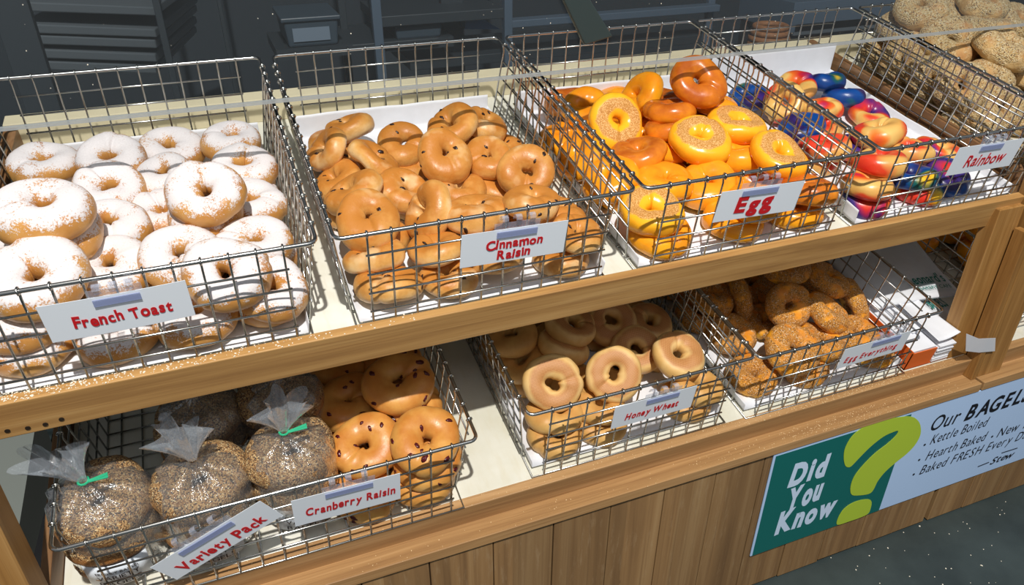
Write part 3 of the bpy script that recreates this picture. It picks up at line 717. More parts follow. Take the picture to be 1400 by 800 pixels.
# --- Egg Everything
p=Pile('eggev','egg_everything_bagel','seed-crusted yellow bagel','bagel','egg everything bagels',WL,LB['eggev'],LV,WB,DB)
Ee=[(1077,424,.115,(-.05,-.72,.68),1.0,'standing upright with a dark hole, centre'),(1006,417,.09,(.92,-.25,.25),1,'standing on edge in shade at left'),
(1072,377,.16,(0,.05,1),1,'flat on top, just under the top rail'),(1126,388,.13,(.3,-.15,.92),1,'in shade at the back right'),(1161,424,.09,(.85,-.2,.45),1,'standing on edge at the right wires'),
(1125,438,.09,(.4,-.2,.9),1,'bright, right of the upright one'),(1081,482,.085,(0,-.25,.97),1.14,'broad and flat with a dark hole, at the front rim'),(997,468,.06,(-.2,0,1),1,'behind the side wires at left'),
(1026,520,.03,(0,0,1),1.04,'at the bottom of the front left corner'),(1096,520,.03,(0,0,1),1.04,'at the bottom below the broad one'),(1118,474,.07,(.1,0,1),1,'behind the rim left of the Egg Everything clip'),
(1178,508,.026,(0,0,1),1,'below the Egg Everything card'),(972,410,.08,(0,0,1),1,'dark, behind the shared side wires'),(1040,452,.055,(0,0,1),1,'in the dark gap below the upright one'),(1161,466,.055,(0,0,1),1,'behind the Egg Everything clip')]
for x,y,h,n,sc,ph in Ee: p.px(x,y,h,n,0,sc,ph)
for u,v in [(.8,.17),(.9,.18),(1.0,.18),(1.09,.19),(.8,.28),(.9,.29),(1.0,.29),(.9,.38),(1.0,.38)]: p.uv(u,v,.026)
p.build()
# --- neighbour's lower basket (egg bagels glimpsed behind the post)
p=Pile('egg','egg_bagel','yellow bagel','bagel','yellow bagels behind the right post',WL,1.455,LV+.03,WB,DB)
for (x,y,h,ph) in [(1345,322,.10,'glimpsed left of the right post under the top rail'),(1336,352,.05,'glimpsed lower left of the right post'),(1402,418,.08,'at the right edge beyond the right post'),(1400,452,.03,'low at the right edge beyond the right post')]: p.px(x,y,h,(-.2,-.3,.9),0,1,ph)
for u in (1.54,1.65):
    for v in (.05,.16,.27): p.uv(u,v,.026)
p.build()

# ------------------------------------------------------------------ lettering
GL={}
def glyph(ch,bold,shear):
    k=(ch,bold,shear)
    if k not in GL:
        cu=bpy.data.curves.new('glyph','FONT'); cu.body=ch; cu.size=1; cu.offset=bold; cu.shear=shear; cu.fill_mode='BOTH'; cu.extrude=.004; cu.resolution_u=4
        ob=bpy.data.objects.new('glyph',cu); COL.objects.link(ob)
        dg=bpy.context.evaluated_depsgraph_get(); me=bpy.data.meshes.new_from_object(ob.evaluated_get(dg))
        V=np.array([v.co[:] for v in me.vertices]); Fc=[tuple(p.vertices) for p in me.polygons]
        bpy.data.objects.remove(ob); bpy.data.curves.remove(cu); bpy.data.meshes.remove(me); GL[k]=(V,Fc)
    return GL[k]
def text_verts(s,bold=.02,shear=0,jit=0,gap=.07,seed=1):
    rnd=random.Random(seed); x=0; VV=[];FF=[];n=0
    for ch in s:
        if ch==' ': x+=.30; continue
        V,Fc=glyph(ch,bold,shear); V=V.copy(); w0=V[:,0].min(); wd=V[:,0].max()-w0
        V[:,0]-=w0
        if jit:
            a=rnd.uniform(-.09,.09)*jit; c=V.mean(0); R2=np.array([[math.cos(a),-math.sin(a),0],[math.sin(a),math.cos(a),0],[0,0,1]])
            V=(V-c)@R2.T*(1+rnd.uniform(-.06,.06)*jit)+c; V[:,1]+=rnd.uniform(-.05,.05)*jit
        V[:,0]+=x; x+=wd+gap
        VV.append(V); FF += [tuple(i+n for i in f) for f in Fc]; n+=len(V)
    return np.concatenate(VV),FF
def add_text(mb,s,origin,ex,ey,width,height,bold=.02,shear=0,jit=0,seed=1,gap=.07,center=True,lift=.0008,mi=0,nat=False,bend=None):
    V,Fc=text_verts(s,bold,shear,jit,gap,seed)
    x0,x1=V[:,0].min(),V[:,0].max(); y0=0; y1=.72
    if nat: sx=sy=height/.72
    else: sx=width/(x1-x0); sy=height/(y1-y0)
    A=(V[:,0]-(x0+x1)/2)*sx if center else (V[:,0]-x0)*sx
    B=(V[:,1]-(.36 if center else 0))*sy
    en=np.cross(ex,ey)
    pts=np.array(origin)+A[:,None]*ex+B[:,None]*ey+(lift+V[:,2]*.02)[:,None]*en
    if bend is not None: pts=pts+np.array([bend(a) for a in A])[:,None]*en
    mb.add(pts,Fc,mi)

# ------------------------------------------------------------------ name cards
def card(name,px,v,lines,label,cl=(.3,.6),shear=0,bold=.035,jit=1,curl=0.0,nloops=3,loops_up=None,size=(.164,.058),tiltout=.0):
    Q=[hit(x,y,P(0,v,0),YP) for x,y in px]         # TL TR BR BL on the front plane
    c=sum(Q)/4; ex=(Q[1]-Q[0])+(Q[2]-Q[3]); ex/=np.linalg.norm(ex); ey=NN*1.0 if abs(ex[0])>.99 else (Q[0]-Q[3])+(Q[1]-Q[2]); ey=ey-ex*(ey@ex); ey/=np.linalg.norm(ey)
    en=np.cross(ex,ey)
    W,H=size
    def bend(a): return curl*((a/(W/2))**2)
    root=empty('name_card',Matrix.Translation(Vector(c))); tag(root,label,'name card','name cards clipped to the baskets')
    b=MB(); n=14; vs=[]
    for k in range(n+1):
        a=-W/2+W*k/n
        for hh in (-H/2,H/2):
            for th in (0,-.0006): vs.append(c+ex*a+ey*hh+en*(bend(a)+th))
    fs=[]
    for k in range(n):
        o=k*4; fs += [(o,o+4,o+6,o+2),(o+1,o+3,o+7,o+5),(o+2,o+6,o+7,o+3),(o,o+1,o+5,o+4)]
    fs += [(0,2,3,1),(n*4,n*4+1,n*4+3,n*4+2)]
    b.add(vs,fs); adopt(b.build('card',M['card'],smooth=False),root)
    t=MB()
    for (s,cx,cy,w,h,sd) in lines:
        add_text(t,s,c+ex*(cx*W)+ey*(cy*H),ex,ey,w*W,h*H,bold,shear,jit,sd,bend=lambda a,cx=cx:bend(a+cx*W))
    adopt(t.build('lettering',M['red']),root)
    # clear holder: folded strip along the card's top edge with loops over the rim wire
    a0,a1=(cl[0]-.5)*W,(cl[1]-.5)*W
    s=MB()
    def slab(mb,a0,a1,b0,b1,e0,e1):
        mb.add([c+ex*a+ey*bb+en*e for a in (a0,a1) for bb in (b0,b1) for e in (e0,e1)],[(0,1,3,2),(4,6,7,5),(0,4,5,1),(2,3,7,6),(0,2,6,4),(1,5,7,3)])
    slab(s,a0,a1,H/2-.013,H/2-.003,.0012,.0022); adopt(s.build('holder_strip',M['strip']),root)
    s=MB(); up=.030 if loops_up is None else loops_up
    slab(s,a0-.004,a1+.004,H/2-.004,H/2+.010,-.0016,-.0010)
    adopt(s.build('clear_backing',M['clip']),root)
    for k in range(nloops):
        a=a0+(a1-a0)*(k+.5)/nloops; s=MB(); wd=.0045
        top=H/2+up; pts=[(H/2+.004,.0005),(top-.006,.0042),(top-.001,.0028),(top,-.002),(top-.003,-.0065),(top-.012,-.0085)]
        vs=[];fs=[]
        for (bb,e) in pts:
            for aa in (a-wd,a+wd): vs.append(c+ex*aa+ey*bb+en*e)
            for aa in (a-wd,a+wd): vs.append(c+ex*aa+ey*(bb)+en*(e-.0007)-ey*.0007)
        for i in range(len(pts)-1):
            o=i*4; fs += [(o,o+1,o+5,o+4),(o+2,o+6,o+7,o+3),(o,o+4,o+6,o+2),(o+1,o+3,o+7,o+5)]
        s.add(vs,fs); adopt(s.build('clip_loop',M['clip']),root)
    return root
vU,vL=-.0125,-.1065
card('French',[(50,422),(252,385),(267,432),(72,470)],vU,[('French Toast',.02,-.06,.68,.30,1)],'white card reading French Toast in red, clipped to the powdered-bagel basket',(.36,.68),curl=-.002,loops_up=.018)
card('Cinn',[(630.5,322),(776.5,299),(772.7,346),(627,367.6)],vU,[('Cinnamon',.0,.08,.54,.27,2),('Raisin',-.0,-.25,.32,.27,3)],'white card reading Cinnamon Raisin in red',(.32,.70),loops_up=.022)
card('Egg',[(987,263),(1102,245),(1087,289),(971,305)],vU,[('Egg',-.05,0,.46,.52,4)],'white card reading Egg in red',(.25,.68),bold=.045,loops_up=.022)
card('Rain',[(1309.6,203),(1398.7,189),(1386.7,225.7),(1290,241)],vU,[('Rainbow',.02,-.05,.62,.42,5)],'white card reading Rainbow in red, top right',(.34,.68),bold=.012,shear=.15,jit=.5,loops_up=.016)
card('Var',[(209,771),(362,686),(379,705),(240,797)],vL-.0145,[('Variety Pack',.0,-.14,.80,.36,6)],'white card reading Variety Pack, hanging askew on the wide lower basket',(.24,.72),shear=0,bold=.03,jit=1.1,size=(.186,.055),loops_up=.024)
card('Cran',[(401,685),(546,647),(545,683),(404.6,720)],vL-.0145,[('Cranberry Raisin',.03,-.05,.84,.28,7)],'white card reading Cranberry Raisin in red',(.30,.74),shear=.1,bold=.03,jit=.6,size=(.163,.066),loops_up=.026)
card('Honey',[(840,556),(952.5,528.4),(945,555.4),(836,588.5)],vL,[('Honey Wheat',-.02,-.08,.66,.27,8)],'white card reading Honey Wheat in red',(.38,.78),shear=.2,bold=.03,jit=.25,loops_up=.018)
card('EE',[(1156,476.7),(1244,455),(1235,475.7),(1143,506.4)],vL,[('Egg Everything',-.03,-.1,.80,.27,9)],'white card reading Egg Everything in red',(.42,.84),shear=.25,bold=.02,jit=.4,loops_up=.018,size=(.166,.055))

# ------------------------------------------------------------------ the Did You Know board
SY=-.0495
def SP(x,y): q=hit(x,y,[0,SY,0],[0,1,0]); return np.array([q[0],q[2]-ZF])
def CR(x,y): return SP(1000+x/2.6675,500+y/2.6675)
brd=empty('information_board',Matrix.Translation((1.2,SY,ZF-.75))); tag(brd,'long white and green board asking Did You Know, screwed to the plank front','sign')
b=MB(); wbox(b,.7955,1.98,SY,SY+.003,-.902,-.603); adopt(b.build('board',M['sign_white'],bevel=.0008),brd)
def flat(mb,pts,y0,th=.0004):
    n=len(pts); vs=[(p[0],y0,p[1]+ZF) for p in pts]+[(p[0],y0+th,p[1]+ZF) for p in pts]
    mb.add(vs,[tuple(range(n)),tuple(range(n,2*n))[::-1]]+[(i,n+i,n+(i+1)%n,(i+1)%n) for i in range(n)])
g=MB(); xd0=CR(655,182)[0]; xd1=CR(537,528)[0]
flat(g,[(.8005,-.9015),(xd1,-.9015),(xd0,-.6085),(.8005,-.6085)],SY-.0005); adopt(g.build('green_panel',M['green_sign']),brd)
def tri_poly(name,pts,mat,y0):
    cu=bpy.data.curves.new(name,'CURVE'); cu.dimensions='2D'; cu.fill_mode='BOTH'; cu.extrude=.0003
    sp=cu.splines.new('POLY'); sp.points.add(len(pts)-1); sp.use_cyclic_u=True
    for q,pt in zip(sp.points,pts): q.co=(pt[0],pt[1],0,1)
    ob=bpy.data.objects.new(name,cu); COL.objects.link(ob); dg=bpy.context.evaluated_depsgraph_get()
    me=bpy.data.meshes.new_from_object(ob.evaluated_get(dg)); bpy.data.objects.remove(ob); bpy.data.curves.remove(cu)
    me.materials.clear(); me.materials.append(mat)
    o=bpy.data.objects.new(name,me); COL.objects.link(o)
    o.matrix_world=Matrix(((1,0,0,0),(0,0,-1,y0),(0,1,0,ZF),(0,0,0,1))); return o
def smooth_poly(pts,n=4):
    pts=[np.array(p,float) for p in pts]; k=len(pts); out=[]
    for i in range(k):
        p0,p1,p2,p3=pts[i-1],pts[i],pts[(i+1)%k],pts[(i+2)%k]
        for j in range(n):
            t=j/n; out.append(.5*((2*p1)+(-p0+p2)*t+(2*p0-5*p1+4*p2-p3)*t*t+(-p0+3*p1-3*p2+p3)*t**3))
    return out
Qm=[(413,362),(408,335),(413,300),(437,258),(475,226),(525,204),(590,190),(640,184),(668,190),(686,212),(688,248),(670,285),(640,318),(600,350),(560,385),(532,420),(517,450),(500,466),(460,472),(436,468),(433,440),(447,402),(478,362),(522,318),(565,285),(598,254),(606,237),(590,240),(552,258),(505,295),(462,338),(437,364),(424,369)]
adopt(tri_poly('question_mark',smooth_poly([CR(*q) for q in Qm]),M['lime'],SY-.0012),brd)
Qd=[(385,579),(387,556),(404,527),(430,505),(462,491),(496,486),(509,494),(507,516),(497,538),(470,552),(430,566)]
adopt(tri_poly('question_mark_dot',smooth_poly([CR(*q) for q in Qd]),M['lime'],SY-.0012),brd)
EX=np.array([1.,0,0]); EZ=np.array([0,0,1.])
def sign_text(mb,s,px0,px1,height,bold,shear,jit=0,seed=1,gap=.07,nat=False):
    a=CR(*px0); bq=CR(*px1)
    add_text(mb,s,(a[0],SY-.0004,a[1]+ZF),EX,EZ,abs(bq[0]-a[0]),height,bold,shear,jit,seed,gap,center=False,lift=.0002,nat=nat)
def hpx(p,q): return abs(CR(*p)[1]-CR(*q)[1])
t=MB()
sign_text(t,'Did',(203,443),(340,404),hpx((203,443),(215,368)),.055,.10,.6,21,.09)
sign_text(t,'You',(197,527),(322,485),hpx((197,527),(192,455)),.055,.12,.5,22,.07)
sign_text(t,'Know',(156,615),(370,547),hpx((156,615),(168,543)),.05,.12,.6,23,.07)
adopt(t.build('headline_lettering',M['white_letter']),brd)
t=MB(); t2=MB(); hb=hpx((848,203),(862,150))
sign_text(t2,'Our',(722,240),(826,208),hb*.98,.006,.22)
sign_text(t2,'BAGELS',(846,201),(1085,122),hb,.03,.22)
adopt(t2.build('title_lettering',M['black_letter']),brd)
ht=hpx((722,290),(735,246))*.80
sign_text(t,'Kettle Boiled',(722,288),(927,227),ht,-.004,.25,gap=.09)
sign_text(t,'Hearth Baked',(705,346),(922,278),ht,-.004,.25,gap=.09)
sign_text(t,'New York Style',(965,262),(1235,178),ht,-.004,.25,gap=.09)
sign_text(t,'Baked FRESH Every Day',(683,398),(1084,275),ht,-.004,.25,gap=.09)
for (x,y) in [(704,288),(684,343),(664,396),(950,258)]:
    q=CR(x,y); t3=MB(); flat(t3,[(q[0]+.0032*math.cos(k*.785),q[1]+.0032*math.sin(k*.785)) for k in range(8)][::-1],SY-.0011); adopt(t3.build('bullet',M['black_letter']),brd)
t3=MB(); sign_text(t3,'Stew',(940,362),(1028,330),ht*.75,.012,.35,.5,5,.01)
for a_,b_ in [((898,368),(938,352)),((985,318),(1042,300))]:
    q0=CR(*a_); q1=CR(*b_); t3.tube([(q0[0],SY-.0006,q0[1]+ZF),(q1[0],SY-.0006,q1[1]+ZF)],.0011,5)
adopt(t.build('body_lettering',M['black_letter']),brd); adopt(t3.build('signature',M['black_letter']),brd)

# ------------------------------------------------------------------ bagged variety packs
def pack(x,y,hpx_,label,nb=3,R=.072,neck=(0,0),tail=(0,1),tie=True,seed=1,lab=True,desc=''):
    l=on_shelf(x,y,WL+hpx_); u,v=l[0],l[1]
    rnd=random.Random(seed)
    root=empty('bagel_bag',shelf_matrix(u,v,WL+.004)); tag(root,label,'bag of bagels','clear bags of seeded bagels')
    H=.045*nb+.004
    b=MB(); nu=64; rings=[]
    prof=[(.0,.55),(.001,.85),(.012,1.0),(H*.5,1.02),(H*.85,1.0),(H+.004,.84),(H+.014,.55),(H+.022,.27),(H+.028,.11),(H+.034,.085)]
    for k,(z,rr) in enumerate(prof):
        pl=(0 if k<4 else .025 if k==4 else .07 if k==5 else .13 if k==6 else .2 if k<8 else .2); ring=[]
        fz=max(0,(z-H*.8)/(H*.35))
        for i in range(nu):
            a=2*math.pi*i/nu
            w_=1+pl*math.cos(11*a+seed)*.6+pl*math.cos(17*a+2*seed)*.5+.03*math.cos(2*a+seed)+.02*math.cos(3*a)
            ring.append((R*rr*w_*math.cos(a)+neck[0]*min(1,fz),R*rr*w_*math.sin(a)+neck[1]*min(1,fz),z+.002*math.cos(7*a+k)*(rr>.5)))
        rings.append(ring)
    vs=[q for r_ in rings for q in r_]; n=len(rings)
    fs=[(i*nu+j,i*nu+(j+1)%nu,(i+1)*nu+(j+1)%nu,(i+1)*nu+j) for i in range(n-1) for j in range(nu)]+[tuple(range(nu))[::-1]]
    b.add(vs,fs); o=b.build('film',M['film'],root,True)
    # flared tail above the tie
    b=MB(); rings=[]; zt=H+.034
    for k in range(7):
        f=k/6; rr=.006+.030*f**1.1; ring=[]
        for i in range(nu):
            a=2*math.pi*i/nu; pl=.30*f
            w_=1+pl*math.cos(5*a+seed)+.3*f*math.cos(8*a+seed*2)
            ring.append((neck[0]+tail[0]*f*.034+rr*w_*math.cos(a)*1.0,neck[1]+tail[1]*f*.03+rr*.55*w_*math.sin(a),zt+.050*f+.014*f*math.cos(2*a+seed)+.006*f*math.cos(7*a)))
        rings.append(ring)
    vs=[q for r_ in rings for q in r_]; n=len(rings)
    b.add(vs,[(i*nu+j,i*nu+(j+1)%nu,(i+1)*nu+(j+1)%nu,(i+1)*nu+j) for i in range(n-1) for j in range(nu)])
    b.build('gathered_tail',M['tail'],root,True)
    if tie:
        b=MB(); ring=[(neck[0]+.0072*math.cos(k*.6283),neck[1]+.0072*math.sin(k*.6283),zt) for k in range(10)]; b.tube(ring,.0018,6,closed=True)
        for dz,dd in ((.006,0),(0,.006)):
            b.box((0,-.0018,-.0005),(.030,.0018,.0005),0,lambda X_,Y_,Z_,dz=dz,dd=dd:(neck[0]+.006+X_*.95,neck[1]-.003+Y_-X_*.1-dd*X_*20,zt+Z_+Y_*.4+X_*(.35)-dd*.4*X_*30))
        b.build('twist_tie',M['tie'],root)
    if lab:
        b=MB(); vs=[]
        for k in range(9):
            a=-math.pi/2-.62+1.24*k/8
            for z in (.008,.062): vs.append((1.035*R*math.cos(a),1.05*R*math.sin(a),z))
        b.add(vs,[(k*2,k*2+2,k*2+3,k*2+1) for k in range(8)]); pl=b.build('printed_label',M['card'],root,True)
        so=pl.modifiers.new('thick','SOLIDIFY'); so.thickness=.0005
        b=MB()
        for s,z,h in (('FRESHLY BAKED',.046,.0055),('VARIETY',.031,.010),('BAGELS',.016,.010)):
            V,Fc=text_verts(s,.012,0,0,.08); w_=.055; V=V.copy(); V[:,0]=(V[:,0]-(V[:,0].min()+V[:,0].max())/2)/(V[:,0].max()-V[:,0].min())*w_
            pts=[]
            for q in V:
                a=-math.pi/2+q[0]/R; rr=1.06*R+.001+q[2]*.02; pts.append((rr*math.cos(a),rr*math.sin(a),z+q[1]/.72*h-.003))
            b.add(pts,Fc)
        b.build('label_lettering',M['black_letter'],root)
    for k in range(nb):
        o=bpy.data.objects.new('seeded_bagel',BMESH['seeded'][(k+seed)%5]); COL.objects.link(o)
        n=(rnd.uniform(-.06,.06)+(.0 if k<nb-1 else .03),rnd.uniform(-.06,.06)-(.08 if k==nb-1 else 0),1); sc=1.16
        m=(SHROT@rot_to(n,rnd.uniform(0,6))).to_4x4()@Matrix.Scale(sc,4); m.translation=Vector(P(u+rnd.uniform(-.004,.004),v+rnd.uniform(-.004,.004),WL+.008+.022+.045*k)); o.matrix_world=m
        lay=['bottom','middle','top'] if nb==3 else ['bottom','second','third','top']
        tag(o,'seed-covered bagel, '+lay[k]+' of the stack inside the '+desc,'bagel','bagged seeded bagels')
pack(146,694,.105,'clear bag of seeded bagels with green tie, at the far left front',3,.072,(-.012,0),(-.9,.6),True,1,True,'far left front bag')
pack(277,668,.105,'clear bag of seeded bagels in the middle front behind the Variety Pack card',3,.070,(0,.0),(-.3,.6),False,2,True,'middle front bag')
pack(399,620,.120,'tall clear bag of seeded bagels beside the cranberry bagels',3,.068,(-.005,0),(.2,.4),True,3,True,'tall bag beside the cranberry bagels')
pack(277,582,.100,'clear bag of seeded bagels in shade behind the middle front bag',3,.070,(0,0),(.2,.4),False,4,False,'shaded bag behind the middle front bag')
pack(388,556,.100,'clear dark-looking bag in shade behind the tall bag',3,.068,(0,0),(-.2,.4),False,5,False,'dark-looking bag in the shade')

# ------------------------------------------------------------------ paper bags and tissue box beside the Egg Everything basket
def prism(mb,pts,w0,w1):
    n=len(pts); vs=[P(a,b_,w0) for a,b_ in pts]+[P(a,b_,w1) for a,b_ in pts]
    mb.add(vs,[tuple(range(n))[::-1],tuple(range(n,2*n))]+[(i,(i+1)%n,n+(i+1)%n,n+i) for i in range(n)])
bx=empty('tissue_box',shelf_matrix(1.225,-.02,WL)); tag(bx,'open orange cardboard box of white deli paper beside the lower right basket','box')
def tray(b):
    u0,u1,v0,v1,w0,w1=1.160,1.300,-.094,.11,WL,WL+.052; th=.002
    sbox(b,u0,u1,v0,v1,w0,w0+th); sbox(b,u0,u0+th,v0,v1,w0,w1); sbox(b,u0,u1,v1-th,v1,w0,w1); sbox(b,u0,u0+.070,v0,v0+th,w0,w1-.004); sbox(b,u1-th,u1,-.045,v1,w0,w1-.01)
adopt((lambda b:(tray(b),b.build('tray',M['orange']))[1])(MB()),bx)
def sheets(b):
    for k in range(9):
        j=random.uniform(-.002,.002); sbox(b,1.2335+j,1.280+j,-.0945+random.uniform(-.003,.001),.10,WL+.004+k*.0052,WL+.0088+k*.0052); sbox(b,1.1640,1.2315,-.089,.10,WL+.004+k*.005,WL+.0088+k*.005)
b=MB(); sheets(b); tag(b.build('deli_paper_stack',M['paper'],bevel=.0006),'stack of white deli paper sheets in the orange box','paper')
def sheet_surface(name,f,nu_,nv_,mat,th=.0012):
    vs=[f(i/nu_,j/nv_) for j in range(nv_+1) for i in range(nu_+1)]; n=nu_+1
    b=MB(); b.add(vs,[(j*n+i,j*n+i+1,(j+1)*n+i+1,(j+1)*n+i) for j in range(nv_) for i in range(nu_)])
    o=b.build(name,mat,None,True); s=o.modifiers.new('thick','SOLIDIFY'); s.thickness=th; return o
def bagf(a,c):
    u=1.168+(.235+.075*c)*a+.03*c; v=.035+.385*c-.02*a*(1-c); w=WL+.067+.006*math.sin(math.pi*a)+.002*math.sin(c*9+a*3)
    return P(u,v,w)
pb=sheet_surface('paper_bag',bagf,20,24,M['paper'],.007); tag(pb,'large flat white paper bag with teal print, upper of the pile behind the post','paper bag','white paper bags')
def bagf2(a,c):
    u=1.205+.165*a; v=-.045+.20*c+.01*a; w=WL+.0545+.003*math.sin(a*5)-.012*a*a
    return P(u,v,w)
pb2=sheet_surface('paper_bag',bagf2,16,16,M['paper'],.004); tag(pb2,'white paper bag printed Freshly Baked, under the large one by the post','paper bag','white paper bags')
def print_on(parent,f,s,a0,a1,c0,c1,bold=.01,lift=.0060,mat='bagtext'):
    V,Fc=text_verts(s,bold,.1); x0,x1=V[:,0].min(),V[:,0].max(); pts=[]
    for q in V:
        a=a0+(a1-a0)*(q[0]-x0)/(x1-x0); c=c0+(c1-c0)*q[1]/.72; pts.append(f(a,c)+NN*(lift+q[2]*.02))
    b=MB(); b.add(pts,Fc); o=b.build('print',M[mat]); adopt(o,parent)
print_on(pb,bagf,"Leonard's",.50,.93,.105,.185,.015); print_on(pb,bagf,'BAKERY CAFE',.54,.93,.05,.08,0.004)
print_on(pb2,bagf2,'Freshly',.60,.88,.46,.55,.004,.006); print_on(pb2,bagf2,'BAGELS',.64,1.0,.22,.38,.03,.006)
def curlf(a,c):
    u=1.225+.055*a; v=-.092+.15*c; w=WL+.0615+.02*(a-.5)**2+.006*c+.012*(1-c)**2*a
    return P(u,v,w)
tag(sheet_surface('loose_paper_sheet',curlf,14,14,M['paper'],.0008),'loose white sheet curling over the box edge toward the post','paper')
tp=MB()
tq=[(1320,452),(1340,462),(1362,460),(1384,452)]; bq=[(1316,478),(1338,482),(1360,481),(1381,480)]
T0=[hit(x,y,[0,-.0355,0],[0,1,0]) for x,y in [(1321,456),(1338,463),(1361,462)]]; B0=[hit(x,y,[0,-.0355,0],[0,1,0]) for x,y in [(1320,480),(1338,482),(1360,480)]]
tp.add([tuple(q) for q in T0+B0]+[tuple(q-np.array([0,.0006,0])) for q in T0+B0],[(0,1,4,3),(1,2,5,4),(6,9,10,7),(7,10,11,8)]); tag(tp.build('tape_strip',M['tape']),'frosted strip of clear tape wrapped round the right post foot','tape')

# ------------------------------------------------------------------ crumbs
dm=MB(); yg=P(0,gv,gw)[1]
for _ in range(170):
    x_=random.uniform(-.6,1.9); z_=P(0,gv,gw)[2]+random.random()**1.5*.28+.004; s_=random.uniform(.0003,.0010)
    dm.ball((x_,yg-.0003,z_),s_,s_*.4,s_,None,5,3,0,.3)
ds=dm.build('dust_specks',M['crumb']); adopt(ds,guard); tag(ds,kind='stuff')
def crumb_obj(name,mat,label,gen,n):
    b=MB()
    for _ in range(n):
        c,s=gen(); b.ball(c,s*random.uniform(.7,1.3),s*random.uniform(.7,1.3),s*.6,None,5,3,0,.2)
    o=b.build(name,mat); tag(o,label,'crumbs',kind='stuff'); return o
def g_rail():
    u=-.48+abs(random.gauss(0,.22)); return P(min(u,.1),random.uniform(-.0195,-.001),-.152),random.uniform(.0006,.0016)
crumb_obj('sugar_crumbs',M['crumb'],'white sugar crumbs scattered along the left of the top rail',g_rail,420)
def g_low():
    u=random.uniform(-.45,1.3) if random.random()<.35 else random.gauss(1.0,.15)
    u=min(max(u,-.45),1.33)
    if random.random()<.55: return P(u,random.uniform(-.116,-.0975),-.518),random.uniform(.0005,.0012)
    return np.array([u,random.uniform(-.053,-.019),ZF-.5785]),random.uniform(.0005,.0012)
crumb_obj('seed_crumbs',M['crumbtan'],'pale seed crumbs scattered along the lower rail and ledge',g_low,950)
def g_fl():
    return np.array([random.gauss(1.35,.22),random.uniform(-.42,-.05)*random.random()**.6-.02,.001]),random.uniform(.0008,.002)
crumb_obj('floor_crumbs',M['crumb'],'white crumbs scattered on the dark floor below the board',g_fl,70)

# ------------------------------------------------------------------ dim kitchen behind the glass
def bq_(x,y,Yd): return hit(x,y,[0,Yd,0],[0,1,0])
def upright(x0,x1,ytop,ybot,Yd,mat,label,name='rack_upright',th=.03,cat='rack post',slope=None):
    a=bq_(x0,ytop,Yd); c=bq_(x1,ytop,Yd); z1=a[2]; z0=bq_(x0,ybot,Yd)[2]
    b=MB(); b.box((a[0],Yd,z0),(c[0],Yd+th,z1)); return tag(b.build(name,mat,bevel=.002),label,cat)
upright(-30,24,-40,200,1.0,M['rack_dark'],'wide dark post at the far left behind the glass',name='dark_post',cat='post')
# rolling rack of sheet pans, turned a little
def rackf(x,y,z): return (x,y,z)
rk=empty('sheet_pan_rack',Matrix.Translation((-.35,1.35,0))); tag(rk,'dim rolling rack of sheet pans behind the glass at left','rack')
def pans():
    for k,(ya,yb) in enumerate([(2,10),(32,40),(47,55),(66,74),(82,90)]):
        p0=bq_(22,ya,1.25); p1=bq_(212,yb,1.42)
        b=MB(); d=np.array([.12,.55,0]); h=.022
        vs=[p0,p1,p1+d,p0+d]; vs=[tuple(q) for q in vs]+[(q[0],q[1],q[2]-h) for q in vs]
        b.add(vs,[(3,2,1,0),(4,5,6,7),(0,1,5,4),(1,2,6,5),(2,3,7,6),(3,0,4,7)]); adopt(b.build('sheet_pan',M['pan'],bevel=.003),rk)
pans()
def ru(x0,x1,Yd,mat,name,parent,ytop=-60,ybot=130,th=.025):
    a=bq_(x0,20,Yd); c=bq_(x1,20,Yd); b=MB(); b.box((a[0],Yd,0),(c[0],Yd+th,1.9)); adopt(b.build(name,mat,bevel=.002),parent)
ru(212,222,1.40,M['rack_dark'],'upright',rk); ru(300,306,1.7,M['rack_dark'],'upright',rk)
r2=empty('steel_shelving',Matrix.Translation((.45,1.45,0))); tag(r2,'grey steel shelving frame behind the glass in the middle','shelving')
for x0,x1,Yd in [(509,522,1.35),(690,701,1.35)]: ru(x0,x1,Yd,M['rack'],'upright',r2)
for x0,x1,Yd in [(464,474,1.6),(604,634,1.5)]: ru(x0,x1,Yd,M['rack_dark'],'upright',r2)
def bar(xa,ya,xb,yb,Yd,h,mat,name,parent,dep=.3):
    a=bq_(xa,ya,Yd); c=bq_(xb,yb,Yd); z=(a[2]+c[2])/2; b=MB(); b.box((a[0],Yd,z-h),(c[0],Yd+dep,z)); adopt(b.build(name,mat,bevel=.002),parent)
bar(520,22,690,12,1.36,.03,M['rack_dark'],'shelf_board',r2); bar(700,27,985,8,1.36,.022,M['rack'],'shelf_board',r2,.05); bar(560,78,985,50,1.42,.03,M['rack_dark'],'shelf_board',r2)
bar(470,62,600,52,1.36,.02,M['rack_dark'],'shelf_board',r2)
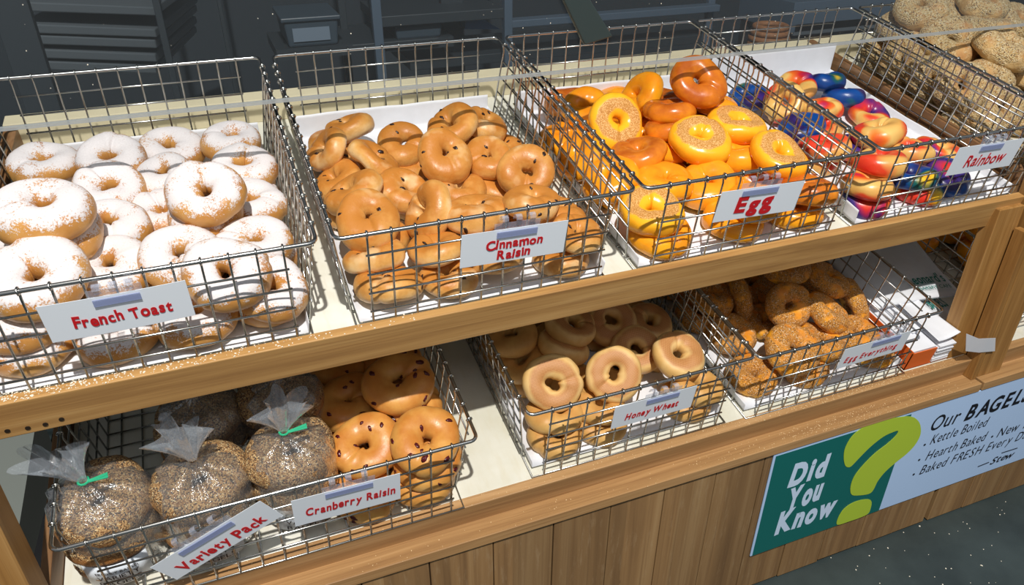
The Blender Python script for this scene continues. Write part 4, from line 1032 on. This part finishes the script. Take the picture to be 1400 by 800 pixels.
for (x0,y0,x1,y1,Yd,lb,lab) in [(392,22,462,66,1.30,1,'grey plastic tub with a pale label, behind the glass'),(540,28,605,55,1.38,0,'unlabelled grey tub on the shelving behind the glass')]:
    a=bq_(x0,y1,Yd); c=bq_(x1,y0,Yd); t_=empty('storage_tub',Matrix.Translation((a[0],Yd,a[2]))); tag(t_,lab,'tub')
    b=MB(); cx=(a[0]+c[0])/2
    b.box((a[0],Yd,a[2]),(c[0],Yd+.2,c[2]),0,lambda x,y,z:(cx+(x-cx)*(.9 if z<c[2]-.001 else 1),y,z)); adopt(b.build('body',M['tub'],bevel=.006),t_)
    b=MB(); b.box((a[0]-.006,Yd-.006,c[2]-.008),(c[0]+.006,Yd+.206,c[2]+.004)); adopt(b.build('lid',M['tub'],bevel=.003),t_)
    if lb:
        p0=bq_(402,58,Yd-.004); p1=bq_(450,36,Yd-.004); b=MB(); b.box((p0[0],Yd-.004,p0[2]),(p1[0],Yd-.001,p1[2])); adopt(b.build('label',M['tub_label']),t_)
    b=MB(); b.box((a[0]-.03,Yd-.01,a[2]-.03),(c[0]+.03,Yd+.24,a[2]-.0005)); tag(b.build('tub_shelf',M['rack_dark']),('dark shelf under the labelled tub' if lb else 'dark shelf under the unlabelled tub'),'shelf')
a=bq_(640,38,1.45); b=MB(); q=[bq_(x,y,1.45) for x,y in [(636,22),(660,26),(684,40),(636,40)]]
b.add([tuple(v) for v in q]+[(v[0],v[1]+.2,v[2]) for v in q],[(0,3,2,1),(4,5,6,7),(0,1,5,4),(1,2,6,5),(2,3,7,6),(3,0,4,7)]); tag(b.build('blue_bin',M['blue']),'blue wedge-shaped bin end behind the glass','bin')
upright(1030,1085,-40,120,1.5,M['black'],'black upright behind the glass at right of centre',name='black_post',cat='post')
upright(975,984,-40,120,1.4,M['rack'],'thin grey post behind the glass right of centre',name='grey_post',cat='post',th=.02)
r3=empty('steel_counter',Matrix.Translation((1.5,1.3,0))); tag(r3,'pale stainless counter front behind the glass at right','counter')
bar(1088,0,1330,-12,1.25,.10,M['rack'],'drawer_front',r3); bar(1088,30,1330,14,1.25,.04,M['pan'],'drawer_front',r3); bar(1088,50,1330,36,1.25,.09,M['rack'],'drawer_front',r3)
wk=MB(); c=bq_(1066,58,.9)
for k in range(6):
    ring=[(c[0]+(.055-.004*abs(k-2.5))*math.cos(i*.3927),.95+(.055-.004*abs(k-2.5))*math.sin(i*.3927),c[2]-.045+.016*k) for i in range(16)]; wk.tube(ring,.009,8,closed=True)
bc=MB(); bc.box((c[0]-.5,.86,0),(c[0]+.6,1.12,c[2]-.0545)); tag(bc.build('back_counter',M['rack_dark'],bevel=.003),'dark counter behind the glass carrying the brown wicker pot','counter')
tag(wk.build('wicker_pot',M['wicker'],None,True),'small brown wicker pot behind the rainbow basket','pot')
